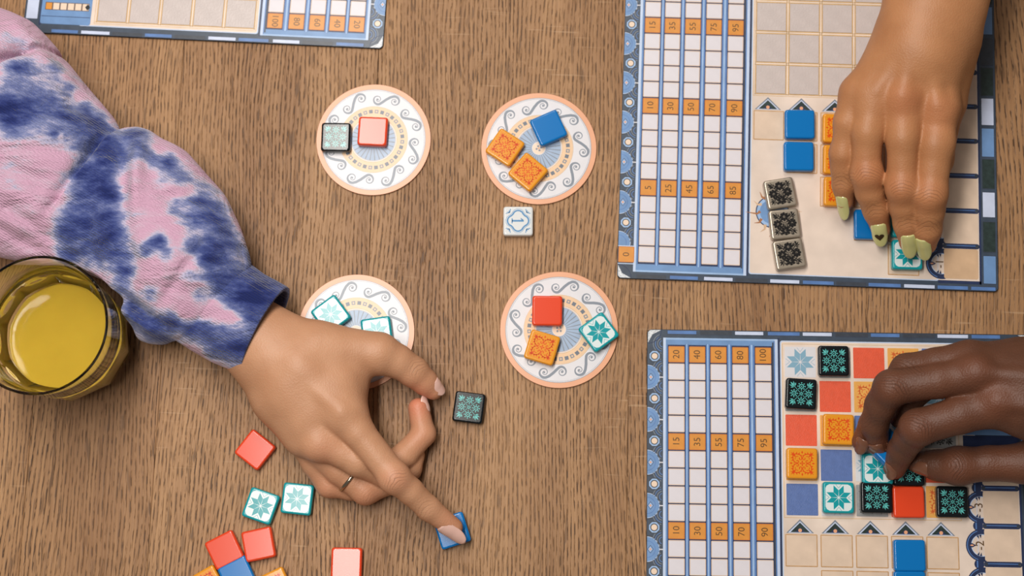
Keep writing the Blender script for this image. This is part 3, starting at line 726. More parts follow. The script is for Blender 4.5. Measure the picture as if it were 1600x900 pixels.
# put vertices at flat junctions
def gl_(rmm, zmm, fac): return glass_loop(rmm/1000, zmm/1000, fac)
outer = [(27, 0, 1), (29.5, .6, 1), (31, 2, 1), (36.5, 14, 1), (39.6, 28, 1), (40.2, 32, 1), (40.6, 40, 1), (40.9, 47, 1), (40.6, 49.5, .35), (40.3, 51.5, 0), (40.4, 55, 0), (41.2, 72, 0), (42.6, 88, 0), (42.7, 88.8, 0), (42.3, 89.3, 0)]
inner = [(41.5, 89.3, 0), (41.0, 88.7, 0), (39.9, 74, 0), (38.2, 58, .0), (36.4, 53, .1), (33.6, 48, .3), (33.8, 45, .3), (34.2, 34, .5), (32.6, 20, .5), (28, 9, .5), (20, 6.5, .5)]
v, f = loft([gl_(*a) for a in outer+inner])
me = mesh('tumbler', v, f, mat('clear_glass', (1, .99, .95, 1), .01, trans=1, ior=1.45), smooth=True); me.set_sharp_from_angle(angle=math.radians(24))
link('tumbler', me, G)
jl = [(19.0, 6.6, .5), (28.1, 9.1, .5), (32.66, 20.2, .5), (34.26, 34, .5), (34.06, 43.5, .38), (33.6, 43.65, .3), (33.2, 43.5, .3), (33.0, 43.5, .3)]
jp = [gl_(*a) for a in jl]
v, f = loft(jp)
jm = mesh('orange_juice', v, f, mat('orange_juice', rgb(184, 152, 46), .1, sss=.3, var=.04, scale=60), smooth=True)
for p in jm.polygons:
    if len(p.vertices) > 4: p.use_smooth = False
link('orange_juice', jm, G, label='cloudy yellow orange juice')

# ------------------------------------------------------------------ smooth-union bodies
def P3(px, py, zmm): return np.array(W(px, py, zmm/1000))*1000
class Sdf:
    def __init__(s, lo, hi, h):
        s.h = h; s.lo = np.array(lo, float); n = np.ceil((np.array(hi)-s.lo)/h).astype(int)+1; s.n = n
        s.ax = [s.lo[i]+h*np.arange(n[i]) for i in range(3)]
    def new(s): return np.full(s.n, 60.0, np.float32)
    def box(s, pts, rad):
        a = np.min(pts, 0)-rad; b = np.max(pts, 0)+rad
        i0 = np.clip(np.floor((a-s.lo)/s.h).astype(int), 0, s.n-1); i1 = np.clip(np.ceil((b-s.lo)/s.h).astype(int)+1, 1, s.n)
        sl = tuple(slice(i0[i], i1[i]) for i in range(3))
        return sl, s.ax[0][sl[0]][:, None, None], s.ax[1][sl[1]][None, :, None], s.ax[2][sl[2]][None, None, :]
    def cone(s, V, a, b, ra, rb, k=2.0, zs=1.0):
        """rounded cone a->b; zs<1 flattens it in height about its axis"""
        a = np.array(a, float); b = np.array(b, float)
        sl, X, Y, Z = s.box(np.array([a, b]), max(ra, rb)+14)
        if X.size == 0 or Y.size == 0 or Z.size == 0: return
        ab = b-a; L2 = ab@ab+1e-6
        t = np.clip(((X-a[0])*ab[0]+(Y-a[1])*ab[1]+(Z-a[2])*ab[2])/L2, 0, 1)
        dx = X-(a[0]+t*ab[0]); dy = Y-(a[1]+t*ab[1]); dz = (Z-(a[2]+t*ab[2]))/zs
        d = np.sqrt(dx*dx+dy*dy+dz*dz)-(ra+(rb-ra)*t)
        if zs < 1: d = d*(.5+.5*zs)
        V[sl] = smin(V[sl], d, k)
    def chain(s, pts, k=2.0, V=None, zs=1.0):
        V = s.new() if V is None else V
        for p, q in zip(pts[:-1], pts[1:]): s.cone(V, P3(*p[:3]), P3(*q[:3]), p[3], q[3], k, zs)
        return V
def smin(a, b, k):
    if k <= 0: return np.minimum(a, b)
    h = np.clip(.5+.5*(b-a)/k, 0, 1)
    return b*(1-h)+a*h-k*h*(1-h)
def nets(V, g):
    ins = V < 0; nx, ny, nz = V.shape
    c = [(i, j, k) for i in (0, 1) for j in (0, 1) for k in (0, 1)]
    sub = lambda A, o: A[o[0]:nx-1+o[0], o[1]:ny-1+o[1], o[2]:nz-1+o[2]]
    cnt = sum(sub(ins, o).astype(np.int8) for o in c); act = (cnt > 0) & (cnt < 8)
    idx = np.argwhere(act); M = len(idx); ids = np.full(act.shape, -1, np.int64); ids[act] = np.arange(M)
    pos = np.zeros((M, 3)); num = np.zeros(M)
    val = {o: V[idx[:, 0]+o[0], idx[:, 1]+o[1], idx[:, 2]+o[2]].astype(float) for o in c}
    for o in c:
        for ax in range(3):
            if o[ax]: continue
            q = list(o); q[ax] = 1; q = tuple(q); a, b = val[o], val[q]; m = (a < 0) != (b < 0)
            t = a[m]/(a[m]-b[m]); p = np.tile(np.array(o, float), (m.sum(), 1)); p[:, ax] = t
            pos[m] += p; num[m] += 1
    pos = (pos/num[:, None]+idx)*g.h+g.lo
    F = []
    for ax in range(3):
        A = ins[:-1] if ax == 0 else (ins[:, :-1] if ax == 1 else ins[:, :, :-1]); B_ = ins[1:] if ax == 0 else (ins[:, 1:] if ax == 1 else ins[:, :, 1:])
        e = np.argwhere(A != B_); u, w = [i for i in range(3) if i != ax]
        e = e[(e[:, u] > 0) & (e[:, w] > 0) & (e[:, u] < V.shape[u]-1) & (e[:, w] < V.shape[w]-1)]
        s0 = ins[e[:, 0], e[:, 1], e[:, 2]]
        def cell(du, dw):
            q = e.copy(); q[:, u] += du; q[:, w] += dw; return ids[q[:, 0], q[:, 1], q[:, 2]]
        Q = np.stack([cell(-1, -1), cell(0, -1), cell(0, 0), cell(-1, 0)], 1)
        flip = s0 if ax != 1 else ~s0
        Q[~flip] = Q[~flip][:, ::-1]
        F.append(Q)
    return pos, np.concatenate(F)
def nets_mesh(name, V, g, m, attr=None, smooth_it=2):
    pos, F = nets(V, g)
    for _ in range(smooth_it):
        acc = np.zeros_like(pos); n = np.zeros(len(pos))
        for a, b in ((0, 1), (1, 2), (2, 3), (3, 0)):
            np.add.at(acc, F[:, a], pos[F[:, b]]); np.add.at(acc, F[:, b], pos[F[:, a]]); np.add.at(n, F[:, a], 1); np.add.at(n, F[:, b], 1)
        pos = pos*.5+.5*acc/n[:, None]
    me = bpy.data.meshes.new(name)
    me.vertices.add(len(pos)); me.vertices.foreach_set('co', (pos/1000).astype(np.float32).ravel())
    me.loops.add(F.size); me.loops.foreach_set('vertex_index', F.ravel().astype(np.int32))
    me.polygons.add(len(F)); me.polygons.foreach_set('loop_start', np.arange(0, F.size, 4, dtype=np.int32))
    me.polygons.foreach_set('use_smooth', np.ones(len(F), bool)); me.materials.append(m)
    me.update(calc_edges=True); me.validate()
    if attr: attr(me, pos)
    return me
def skin_attr(creases, reds):
    def fn(me, pos):
        A = np.zeros((len(pos), 3), np.float32)
        for (px, py, z, qx, qy, rad, amt) in creases:          # place, direction of the finger, reach mm, strength
            c = P3(px, py, z); d = P3(qx, qy, z)-c; d /= np.linalg.norm(d); r = pos-c
            t = r@d; side = np.linalg.norm((r-t[:, None]*d)[:, :2], axis=1)
            w = np.exp(-(t/4.2)**2)*np.exp(-(side/rad)**4)*(pos[:, 2] > z-3)*amt
            m = w > A[:, 1]; A[m, 0] = (t-side**2*.05)[m]; A[m, 1] = w[m]
        for (px, py, z, rad, amt) in reds:
            A[:, 2] = np.maximum(A[:, 2], amt*np.exp(-np.sum((pos-P3(px, py, z))**2, 1)/rad**2))
        a = me.attributes.new('skin', 'FLOAT_VECTOR', 'POINT'); a.data.foreach_set('vector', A.ravel())
    return fn
def grid_for(pts, pad, h, zlo=0, zhi=None):
    A = np.array([P3(*p[:3]) for p in pts]); R = max(p[3] for p in pts)
    lo = A.min(0)-R-pad; hi = A.max(0)+R+pad
    lo[2] = max(lo[2], -4) if zlo is None else zlo-3
    return Sdf(lo, hi, h)
def nail(parent, s, e, wmm, rr, m, zlift=.0, tipr=.9, up=None, name='fingernail', thick=.45):
    # CUR_V, CUR_G: the field of the hand, so the nail plate beds on the skin
    """s,e: (px,py,zmm) base and free edge; wmm half width"""
    a, b = P3(*s), P3(*e); d = b-a; L = np.linalg.norm(d); d /= L
    upv = np.array(up if up is not None else (0, 0, 1.0)); n = upv-(upv@d)*d; n /= np.linalg.norm(n); sd = np.cross(d, n)
    def surf1(u, x):
        q = a+d*(L*u)+n*14+sd*x
        for _ in range(290):
            k = np.round((q-CUR_G.lo)/CUR_G.h).astype(int)
            if np.all(k >= 0) and np.all(k < CUR_G.n) and CUR_V[tuple(k)] < 0: break
            q = q-n*.1
        else: return None
        return (q-a)@n-(math.sqrt(rr*rr-x*x)-rr)
    def surf(u):
        r_ = [surf1(u, x) for x in (-.75*wmm, -.4*wmm, 0, .4*wmm, .75*wmm)]; r_ = [q for q in r_ if q is not None]
        return max(r_)-.15 if r_ else None
    h0, h1 = surf(.05), surf(.5)
    if h0 is not None and h1 is not None:
        h1 = min(max(h1, h0-3.0), h0+1.5); sl_ = (h1-h0)/.45
        a, b = a+n*(h0+.1-.05*sl_), a+d*L+n*(h0+.1+.95*sl_*.9); d = b-a; L = np.linalg.norm(d); d /= L; n = upv-(upv@d)*d; n /= np.linalg.norm(n); sd = np.cross(d, n)
    NU, NV = 14, 10; top = []; bot = []
    for i in range(NU+1):
        u = i/NU
        w = wmm*min(1, (1-(1-min(u/.22, 1))**2)**.5*.35+.65) if u < .22 else wmm
        if u > .55: w = wmm*max((1-((u-.55)/.45)**2.2), 0)**.5*tipr+wmm*(1-tipr)*(1-(u-.55)/.45)
        for j in range(NV+1):
            vv = -1+2*j/NV; x = w*vv
            z = rr-rr*1.0+(math.sqrt(max(rr*rr-x*x, .01))-rr)-1.1*(u-.35)**2*1.2+.25*math.sin(PI*min(u/.5,1))
            p = a+d*(L*u)+sd*x+n*(z+zlift); top.append(p/1000); bot.append((p-n*thick)/1000)
    v = [tuple(p) for p in top+bot]; K = len(top); f = []
    for i in range(NU):
        for j in range(NV):
            q = i*(NV+1)+j; f.append((q, q+1, q+NV+2, q+NV+1)); f.append((K+q, K+q+NV+1, K+q+NV+2, K+q+1))
    bd = [j for j in range(NV+1)]+[i*(NV+1)+NV for i in range(1, NU+1)]+[NU*(NV+1)+j for j in range(NV-1, -1, -1)]+[i*(NV+1) for i in range(NU-1, 0, -1)]
    for i in range(len(bd)):
        p, q = bd[i], bd[(i+1) % len(bd)]; f.append((p, K+p, K+q, q))
    me = mesh(name, v, f, m, smooth=True)
    bm = bmesh.new(); bm.from_mesh(me); bmesh.ops.remove_doubles(bm, verts=bm.verts, dist=1e-5); bmesh.ops.recalc_face_normals(bm, faces=bm.faces); bm.to_mesh(me); bm.free()
    o = link(name, me, parent)
    return o, (a, d, n, sd, L)

# ---------------- person A: from the left, pointing
SK_A = skin_material('warm_tan_skin', (196, 146, 112), (172, 120, 86), (208, 126, 98))
mc_i = [(405, 520, 34, 15), (470, 575, 40, 14.5), (540, 648, 40, 11.5)]
mc_m = [(398, 535, 33, 15), (450, 610, 35, 14.5), (502, 688, 32.5, 11.5)]
mc_r = [(392, 548, 30, 14), (438, 620, 30, 13), (480, 688, 28, 10.0)]
mc_p = [(388, 556, 27, 13), (430, 625, 26, 12), (466, 684, 24, 9.5)]
mc_t = [(412, 512, 32, 15), (500, 543, 34, 14.5), (592, 553, 30, 12)]
fi = [(530, 640, 39, 11.5), (560, 675, 39.5, 10.0), (615, 744, 36, 9.2), (641, 767, 30, 8.2), (669, 794, 22.5, 7.7), (708, 824, 13.8, 6.2)]
fm = [(503, 688, 33, 11.0), (560, 720, 30, 9.8), (600, 738, 21, 9.2), (632, 712, 14.5, 8.3), (662, 678, 12.5, 7.6), (654, 638, 13.5, 6.8)]
fr = [(484, 694, 22, 9.8), (530, 734, 19, 9.3), (571, 766, 14.5, 9.2), (610, 752, 10, 8), (640, 733, 8.5, 7.5), (648, 712, 8.2, 6.6)]
fp = [(474, 692, 18, 8.8), (493, 725, 15, 8.5), (514, 757, 11.5, 8.2), (548, 764, 8.5, 7), (575, 758, 8, 6.5), (590, 748, 8, 6)]
th = [(500, 543, 34, 14), (592, 553, 30, 12), (620, 564, 27, 10.6), (646, 581, 22, 9.8), (664, 597, 17.5, 8.2), (677, 609, 14.5, 6.6)]
arm = [(320, 462, 35, 20), (350, 488, 34, 21), (395, 526, 30, 21.5), (415, 540, 30, 20.5)]
g = Sdf(np.array([-262., 28., 0.]), np.array([8., 238., 80.]), 1.0)
lo = P3(170, 880, 0); hi = P3(740, 380, 0); g = Sdf([lo[0], P3(710, 862, 0)[1], 0.4], [hi[0]+10, hi[1], 78], 1.0)
Vp = g.chain(arm, 6); 
for m_ in (mc_i, mc_m, mc_r, mc_p, mc_t): g.chain(m_, 9, Vp)
g.chain([(470, 560, 36, 14), (530, 600, 35, 12.0), (544, 645, 37, 10)], 10, Vp)           # web between thumb and index
g.chain([(520, 560, 33, 12), (550, 592, 27, 8.5), (550, 640, 30, 8)], 9, Vp)
g.chain([(430, 560, 34, 18), (490, 640, 32, 15)], 10, Vp)
Vf = g.chain(fi, 2.5)
for c_ in (fm, th):
    Vf = smin(Vf, g.chain(c_, 2.5), 1.0)
V = smin(Vp, Vf, 6)
for c_ in (fr, fp): V = smin(V, g.chain(c_, 2.5), 1.2)
# knuckle bumps and tendons
for (px, py, z, r) in ((535, 646, 41.5, 9.5), (496, 696, 33.5, 8.5), (592, 550, 32, 9.5), (617, 748, 37.4, 8.6)):
    p = P3(px, py, z); g.cone(V, p, p, r, r, 6)
g.cone(V, P3(440, 560, 46), P3(533, 642, 50), 2.5, 3, 5)
PA = empty('person', (P3(430, 540, 0)[0]/1000, P3(430, 540, 0)[1]/1000, 0), label='person in a tie-dye sweatshirt reaching in from the left, index finger pressing a blue tile', cat='person')
def under(o, parent):
    o.parent = parent; o.matrix_parent_inverse = Matrix.Translation(-Vector(parent.location)); return o
cre = [(617, 750, 46, 640, 776, 8.5, 1.0), (662, 796, 28, 690, 822, 7.5, .6), (653, 573, 30, 670, 590, 7.5, .8), (573, 780, 22, 600, 790, 7, .4)]
red = [(700, 820, 16, 11, .35), (650, 628, 18, 13, .8), (680, 606, 16, 10, .3), (617, 748, 44, 9, .3), (512, 765, 16, 14, .25), (573, 778, 20, 12, .25), (660, 680, 20, 12, .25), (505, 705, 40, 10, .2)]
CUR_V, CUR_G = V, g
under(link('body', nets_mesh('body', V, g, SK_A, skin_attr(cre, red))), PA)
NA = mat('natural_nail', rgb(226, 184, 170), .2, coat=.3)
def nl(*a, **k):
    o, fr_ = nail(*a, **k); return o, fr_
o, _ = nl(None, (690, 814, 17.5), (728, 840, 9), 5.2, 7.0, NA, up=(-.45, -.45, 1), thick=.5); under(o, PA)
o, _ = nl(None, (668, 600, 16), (686, 619, 11), 4.8, 6.0, NA, up=(.8, .3, 1)); under(o, PA)
o, _ = nl(None, (658, 645, 13), (655, 616, 13.5), 4.4, 5.8, NA, up=(1.3, .3, .6)); under(o, PA)
# ring
c = P3(546, 747, 17.2); d = P3(571, 766, 14.5)-P3(530, 734, 19); d /= np.linalg.norm(d)
rm = Vector(d).to_track_quat('Z', 'Y').to_matrix()
v, f = [], []
NR = 48
for i in range(NR):
    t = 2*PI*i/NR
    for rr, zz in ((9.45, -1.05), (9.95, -1.15), (10.15, 0), (9.95, 1.15), (9.45, 1.05)):
        p = rm @ Vector((rr*math.cos(t), rr*math.sin(t), zz)); v.append(((c[0]+p.x)/1000, (c[1]+p.y)/1000, (c[2]+p.z)/1000))
for i in range(NR):
    for k in range(5):
        a, b = i*5+k, i*5+(k+1) % 5; a2, b2 = ((i+1) % NR)*5+k, ((i+1) % NR)*5+(k+1) % 5; f.append((a, a2, b2, b))
under(link('finger_ring', mesh('finger_ring', v, f, mat('ring_metal', rgb(190, 176, 156), .2, metal=1), smooth=True), label='thin silver ring on the ring finger'), PA)

# sleeve
DYE = [(20, 160, 28, .55), (0, 175, 26, .6), (60, 150, 26, .6), (95, 178, 26, .6), (130, 203, 26, .62), (163, 222, 24, .62), (182, 243, 20, .6), (20, 190, 22, .5),
 (85, 212, 12, .55), (40, 110, 14, .35), (22, 118, 16, .4), (150, 255, 24, .7), (126, 266, 13, .6), (155, 280, 14, .5), (88, 112, 9, .35), (108, 140, 9, .4), (135, 170, 10, .4), (155, 190, 11, .4),
 (216, 214, 14, .65), (227, 236, 12, .6), (240, 250, 10, .4), (200, 212, 8, .4), (140, 325, 28, .8), (112, 360, 22, .75), (160, 350, 22, .8), (178, 385, 20, .8), (196, 418, 15, .8), (148, 390, 22, .75), (104, 385, 16, .7), (170, 305, 13, .7),
 (262, 252, 13, .55), (285, 275, 12, .5), (315, 310, 18, .6), (335, 345, 20, .75), (342, 378, 18, .8), (300, 345, 15, .45), (300, 385, 12, .5), (248, 376, 11, .7), (228, 395, 9, .5), (250, 285, 12, .3), (275, 325, 12, .35),
 (255, 515, 20, .6), (228, 505, 16, .6), (195, 450, 13, .55), (205, 480, 12, .5), (300, 430, 12, .35), (270, 500, 10, .5),
 (365, 425, 30, .9), (400, 450, 28, .9), (435, 462, 20, .85), (340, 445, 14, .7), (330, 415, 14, .7), (405, 510, 22, .8), (390, 550, 18, .6), (345, 545, 16, .6), (300, 520, 12, .6), (320, 535, 12, .5), (310, 460, 9, .4)]
DYE += [(320, 512, 12, .5), (355, 522, 16, .7), (385, 480, 18, .7), (330, 530, 12, .5), (375, 535, 16, .7), (425, 500, 14, .6), (235, 455, 12, .35), (265, 265, 14, .35), (210, 500, 14, .4), (260, 400, 8, .4), (320, 400, 12, .5), (55, 190, 16, .5), (120, 190, 14, .4)]
DYE_N = [(338, 480, 11, .55), (325, 492, 8, .4), (362, 495, 9, .5), (290, 488, 10, .3), (95, 212, 5, .3)]
# pixel position of a vertex on the sleeve, used once to lay the dye where it is on the cloth
Minv = CM.transposed()
def to_px(pos):
    q = (pos/1000-np.array([0, 0, CH]))@np.array(Minv).T
    return 800+2400*q[:, 0]/-q[:, 2], 450-2400*q[:, 1]/-q[:, 2]
def dye_attr(me, pos):
    u, v_ = to_px(pos); A = np.full(len(pos), -.02)
    for x, y, r, a in DYE: A += a*np.exp(-((u-x)**2+(v_-y)**2)/(r*r*1.5))*1.15
    A = .80*(1-np.exp(-np.maximum(A, 0)*1.35))-.02
    for x, y, r, a in DYE_N: A -= a*np.exp(-((u-x)**2+(v_-y)**2)/(r*r))
    A = np.clip(A, -.15, .85)
    a = me.attributes.new('dye', 'FLOAT', 'POINT'); a.data.foreach_set('value', A.astype(np.float32))
CL = cloth_material()
lo = P3(-200, 620, 0); hi = P3(480, -90, 0)
g = Sdf([lo[0], lo[1]+25, 1.0], [hi[0], hi[1], 112], 1.4)
V = g.new()
def sl(pts, k=14, zs=.62, V=V):
    for p, q in zip(pts[:-1], pts[1:]): g.cone(V, P3(*p[:3]), P3(*q[:3]), p[3], q[3], k, zs)
sl([(-170, 150, 52, 78), (-60, 195, 50, 76), (40, 258, 46, 58), (130, 318, 40, 47)])
sl([(-20, 112, 44, 36), (48, 170, 42, 28), (112, 236, 40, 30)], 10)
V2 = g.new()
sl([(180, 284, 44, 38), (235, 345, 44, 41), (276, 408, 41, 43.5), (299, 441, 38, 38)], 10, .72, V2)
sl([(205, 226, 44, 8.5), (250, 275, 42, 20), (300, 335, 38, 23)], 9, .9, V2)
sl([(150, 345, 38, 25), (205, 430, 32, 27), (243, 492, 28, 19)], 9, .8, V2)
V = smin(V, V2, 2.5)
gx, gy = g0.x*1000, g0.y*1000
V = np.maximum(V, (43.8-np.sqrt((g.ax[0][:, None]-gx)**2+(g.ax[1][None, :]-gy)**2))[:, :, None]).astype(np.float32)   # the cloth lies against the glass
# folds: grooves and ridges laid over the cloth
X = g.ax[0][:, None]; Y = g.ax[1][None, :]
def fold(V, a, b, w, amt, side=None, zmid=40):
    a = P3(a[0], a[1], zmid); b = P3(b[0], b[1], zmid); d = (b-a)[:2]; L = np.hypot(*d); d /= L
    t = (X-a[0])*d[0]+(Y-a[1])*d[1]; s = (X-a[0])*-d[1]+(Y-a[1])*d[0]
    env = np.clip(1-((t-L/2)/(L/2+3*w))**2, 0, 1)
    amt = amt*2.3; f_ = amt*env*np.exp(-(s/w)**2)
    if side: f_ = amt*env*np.where(s*side > 0, np.exp(-(s/w)**2), np.exp(-(s/(w*.25))**2))
    V += f_[:, :, None].astype(np.float32)
for a, b, w, amt, sd_ in (((-20, 188), (62, 108), 4, 4.2, 1), ((20, 130), (100, 92), 4, 2.6, -1), ((60, 70), (110, 135), 5, -2.0, None), ((192, 212), (104, 342), 4, 3.4, -1), ((205, 225), (215, 330), 6, 2.2, None),
    ((235, 235), (232, 330), 5, -2.4, None), ((212, 330), (225, 470), 7, 2.0, None), ((250, 290), (320, 370), 5, 1.5, None), ((20, 330), (120, 400), 5, 1.8, None), ((-20, 350), (90, 405), 4, 1.6, None),
    ((0, 250), (120, 330), 8, 1.2, None), ((90, 240), (190, 230), 6, -1.4, None), ((250, 400), (300, 440), 6, -1.2, None), ((205, 470), (262, 510), 3.5, 1.8, None), ((195, 490), (240, 522), 3, -1.5, None), ((270, 480), (330, 400), 3.2, 1.6, None), ((100, 130), (160, 200), 5, 1.3, None)):
    fold(V, a, b, w, amt, sd_)
under(link('sleeve', nets_mesh('sleeve', V, g, CL, dye_attr, 2), label='pink, white and navy tie-dyed ribbed sleeve'), PA)
# cuff: a tube with a real open end
def tube(stations, th, n=72, zs=.78, wob=0.0):
    outer_, inner_ = [], []
    for k, (px, py, z, r, z2) in enumerate(stations):
        c = P3(px, py, z); q = stations[min(k+1, len(stations)-1)]; p = stations[max(k-1, 0)]
        d = P3(q[0], q[1], q[2])-P3(p[0], p[1], p[2]); d /= np.linalg.norm(d); sdv = np.cross(d, (0, 0, 1.0)); sdv /= np.linalg.norm(sdv); up = np.cross(sdv, d)
        for R_, out in ((r, outer_), (r-th, inner_)):
            lp = []
            for i in range(n):
                t = 2*PI*i/n; w_ = 1+wob*math.sin(3*t+k*.7)+wob*.6*math.sin(7*t+1.3*k)
                lp.append(tuple((c+sdv*R_*w_*math.cos(t)+up*(R_*z2)*w_*math.sin(t))/1000))
            out.append(lp)
    return outer_+inner_[::-1]
st = [(296, 446, 35, 30, .72), (306, 452, 35, 32.5, .74), (318, 460, 35, 33.6, .76), (345, 479, 34, 33.4, .78), (372, 497, 33.5, 32.6, .8), (396, 508, 33, 32.0, .82), (411, 515.5, 32.5, 31.6, .84), (415, 517.5, 32.5, 31.0, .84)]
L = tube(st, 2.6, wob=.012); v, f = loft(L, cap=False); n = 72; k = len(L)-1
me = mesh('cuff', v, f, CL, smooth=True)
def cuff_attr(me):
    pos = np.array([tuple(p.co) for p in me.vertices])*1000; dye_attr(me, pos)
cuff_attr(me)
under(link('cuff', me, label='navy and pink tie-dyed cuff'), PA)

# ---------------- person B: from the top right, yellow nails
SK_B = skin_material('golden_brown_skin', (184, 128, 86), (156, 102, 64), (190, 106, 70))
armB = [(1495, -170, 74, 36), (1473, -60, 72, 33.5), (1460, 10, 70, 30.5), (1446, 70, 68, 28)]
B_i = [(1466, 172, 60, 12.2), (1462, 225, 57, 11.2), (1453, 303, 47, 10.2), (1451, 330, 40, 9.2), (1449, 358, 31, 8.4), (1448, 382, 21.5, 6.4)]
B_m = [(1412, 156, 62, 12), (1411, 215, 58, 10.0), (1410, 292, 46, 9.5), (1412, 320, 38, 8.8), (1417, 350, 30, 7.8), (1420, 379, 21, 6.2)]
B_r = [(1365, 150, 58, 11.2), (1356, 205, 53, 9.8), (1353, 272, 41, 9.2), (1359, 300, 34, 8.4), (1369, 328, 26, 7.8), (1376, 359, 16.5, 6.2)]
B_p = [(1337, 148, 52, 9.2), (1325, 190, 47, 8.4), (1317, 240, 37, 7.9), (1318, 262, 31, 7.4), (1319, 288, 24, 7.0), (1320, 315, 16, 5.8)]
B_t = [(1486, 70, 58, 17), (1477, 160, 44, 12), (1462, 250, 30, 10.5), (1440, 310, 20, 9), (1425, 345, 15.5, 7.5)]
lo = P3(1270, 425, 0); hi = P3(1640, -150, 0); g = Sdf([lo[0], lo[1], 2], [hi[0], hi[1], 112], 1.0)
Vp = g.chain(armB, 8, zs=.78)
g.chain([(1448, 70, 62, 22), (1466, 165, 58, 12.5)], 12, Vp); g.chain([(1435, 60, 62, 22), (1412, 150, 60, 12.5)], 12, Vp)
g.chain([(1425, 70, 60, 20), (1368, 148, 56, 12)], 12, Vp); g.chain([(1415, 75, 56, 19), (1342, 146, 51, 10.5)], 12, Vp)
g.chain([(1472, 60, 60, 20), (1474, 160, 46, 10.5)], 10, Vp)
for q in ((1389, 150, 56, 9), (1438, 162, 57, 9.5), (1350, 138, 53, 8)): g.chain([q, (q[0]-4, q[1]+32, q[2]-4, q[3]-1)], 9, Vp)
Vf = g.chain(B_i, 5)
for c_ in (B_m, B_r, B_p, B_t): Vf = smin(Vf, g.chain(c_, 5), 1.0)
V = smin(Vp, Vf, 8)
for (px, py, z, r) in ((1467, 170, 65.5, 9.2), (1411, 152, 67.5, 9), (1452, 306, 50, 8.4), (1409, 294, 48.5, 8.2), (1357, 273, 43.5, 8)):
    p = P3(px, py, z); g.cone(V, p, p, r, r, 6)
g.cone(V, P3(1428, 60, 80), P3(1411, 145, 73), 2, 3, 6); g.cone(V, P3(1450, 70, 80), P3(1464, 160, 72), 2, 3, 6); g.cone(V, P3(1415, 70, 76), P3(1372, 140, 68), 2, 2.5, 5)
PB = empty('person', (P3(1450, 100, 0)[0]/1000, P3(1450, 100, 0)[1]/1000, 0), label='person with pale yellow nails reaching in from the top right, fingers on a teal tile', cat='person')
cre = [(1451, 305, 56, 1450, 340, 9.5, 1), (1408, 293, 56, 1411, 325, 9, 1), (1356, 271, 50, 1359, 300, 9, 1), (1311, 285, 31, 1311, 310, 8, .8), (1449, 357, 37, 1449, 380, 8.5, .7), (1416, 351, 36, 1419, 375, 8, .7), (1366, 330, 32, 1370, 350, 8, .7), (1410, 150, 74, 1410, 180, 9, .15), (1467, 170, 72, 1467, 200, 10, .12)]
red = [(1451, 300, 54, 10, .3), (1408, 290, 54, 10, .3), (1356, 270, 50, 10, .3), (1414, 158, 72, 12, .35), (1467, 175, 70, 13, .3), (1447, 385, 22, 12, .3), (1420, 380, 22, 12, .3), (1370, 355, 18, 12, .3), (1385, 165, 60, 10, .3)]
CUR_V, CUR_G = V, g
under(link('body', nets_mesh('body', V, g, SK_B, skin_attr(cre, red))), PB)
NB = mat('pale_yellow_polish', rgb(206, 204, 138), .14, coat=.5)
for s_, e_, w_, r_, up in (((1418, 355, 26), (1422, 397, 12.5), 4.9, 6.6, (-.25, 0, 1)), ((1449, 361, 26), (1449, 401, 13.5), 5.1, 6.9, (-.5, 0, 1)), ((1373, 341, 21.5), (1378, 380, 9), 5.1, 6.6, (-.35, 0, 1)), ((1320, 301, 20), (1320, 344, 8), 4.3, 5.9, (-.6, 0, 1))):
    o, fr_ = nail(None, s_, e_, w_, r_, NB, up=up, thick=.6); under(o, PB)
    if s_[0] == 1373:
        a, d, n_, sd, L_ = fr_; hv = []
        for i in range(28):
            t = 2*PI*i/28; hx = 16*math.sin(t)**3; hy = 13*math.cos(t)-5*math.cos(2*t)-2*math.cos(3*t)-math.cos(4*t)
            x = hx*.19; y = -hy*.19; u = .52+y/L_; z = (math.sqrt(7.2**2-x*x)-7.2)-1.32*(u-.35)**2+.25*math.sin(PI*min(u/.5,1))+.3
            hv.append(tuple((a+d*(L_*u)+sd*x+n_*z)/1000))
        o['label'] = 'pale yellow nail with a small dark heart'
        h_ = link('nail_heart', mesh('nail_heart', hv, [tuple(range(28))], mat('heart_ink', rgb(58, 44, 26), .3))); h_.parent = o
        under(h_, PB); h_.parent = o; h_.matrix_parent_inverse = Matrix.Identity(4)

# ---------------- person C: dark hand from the right
SK_C = skin_material('deep_brown_skin', (98, 62, 44), (66, 42, 32), (118, 68, 46), .5, .4, .45)
C_i = [(1556, 632, 58, 13.5), (1500, 648, 56, 11.4), (1434, 668, 48, 11), (1420, 686, 38, 9.4), (1409, 703, 29, 8.6), (1398, 731, 16.5, 7.2)]
C_m = [(1524, 585, 60, 12.5), (1465, 595, 58, 10.6), (1393, 606, 50, 10.8), (1376, 633, 40, 9.6), (1366, 662, 29, 8.8), (1371, 694, 16.5, 7.2)]
C_r = [(1512, 563, 54, 12), (1462, 570, 51, 10.3), (1416, 577, 44, 9.6), (1384, 622, 32, 8.6), (1362, 662, 21, 7.8), (1347, 690, 13.5, 6.6)]
C_p = [(1520, 572, 44, 11), (1465, 592, 34, 9), (1435, 612, 26, 8), (1415, 640, 16, 7), (1405, 655, 12, 6)]
C_t = [(1640, 722, 36, 16), (1600, 724, 32, 12.5), (1545, 724, 28, 10.8), (1497, 728, 24, 11.4), (1465, 727, 19, 9.6), (1432, 722, 14.5, 6.8)]
lo = P3(1325, 790, 0); hi = P3(1790, 500, 0); g = Sdf([lo[0], lo[1], 2], [hi[0], hi[1], 96], 1.0)
Vp = g.new()
g.chain([(1840, 660, 60, 30), (1740, 655, 60, 30), (1680, 640, 58, 28)], 10, Vp, .8)
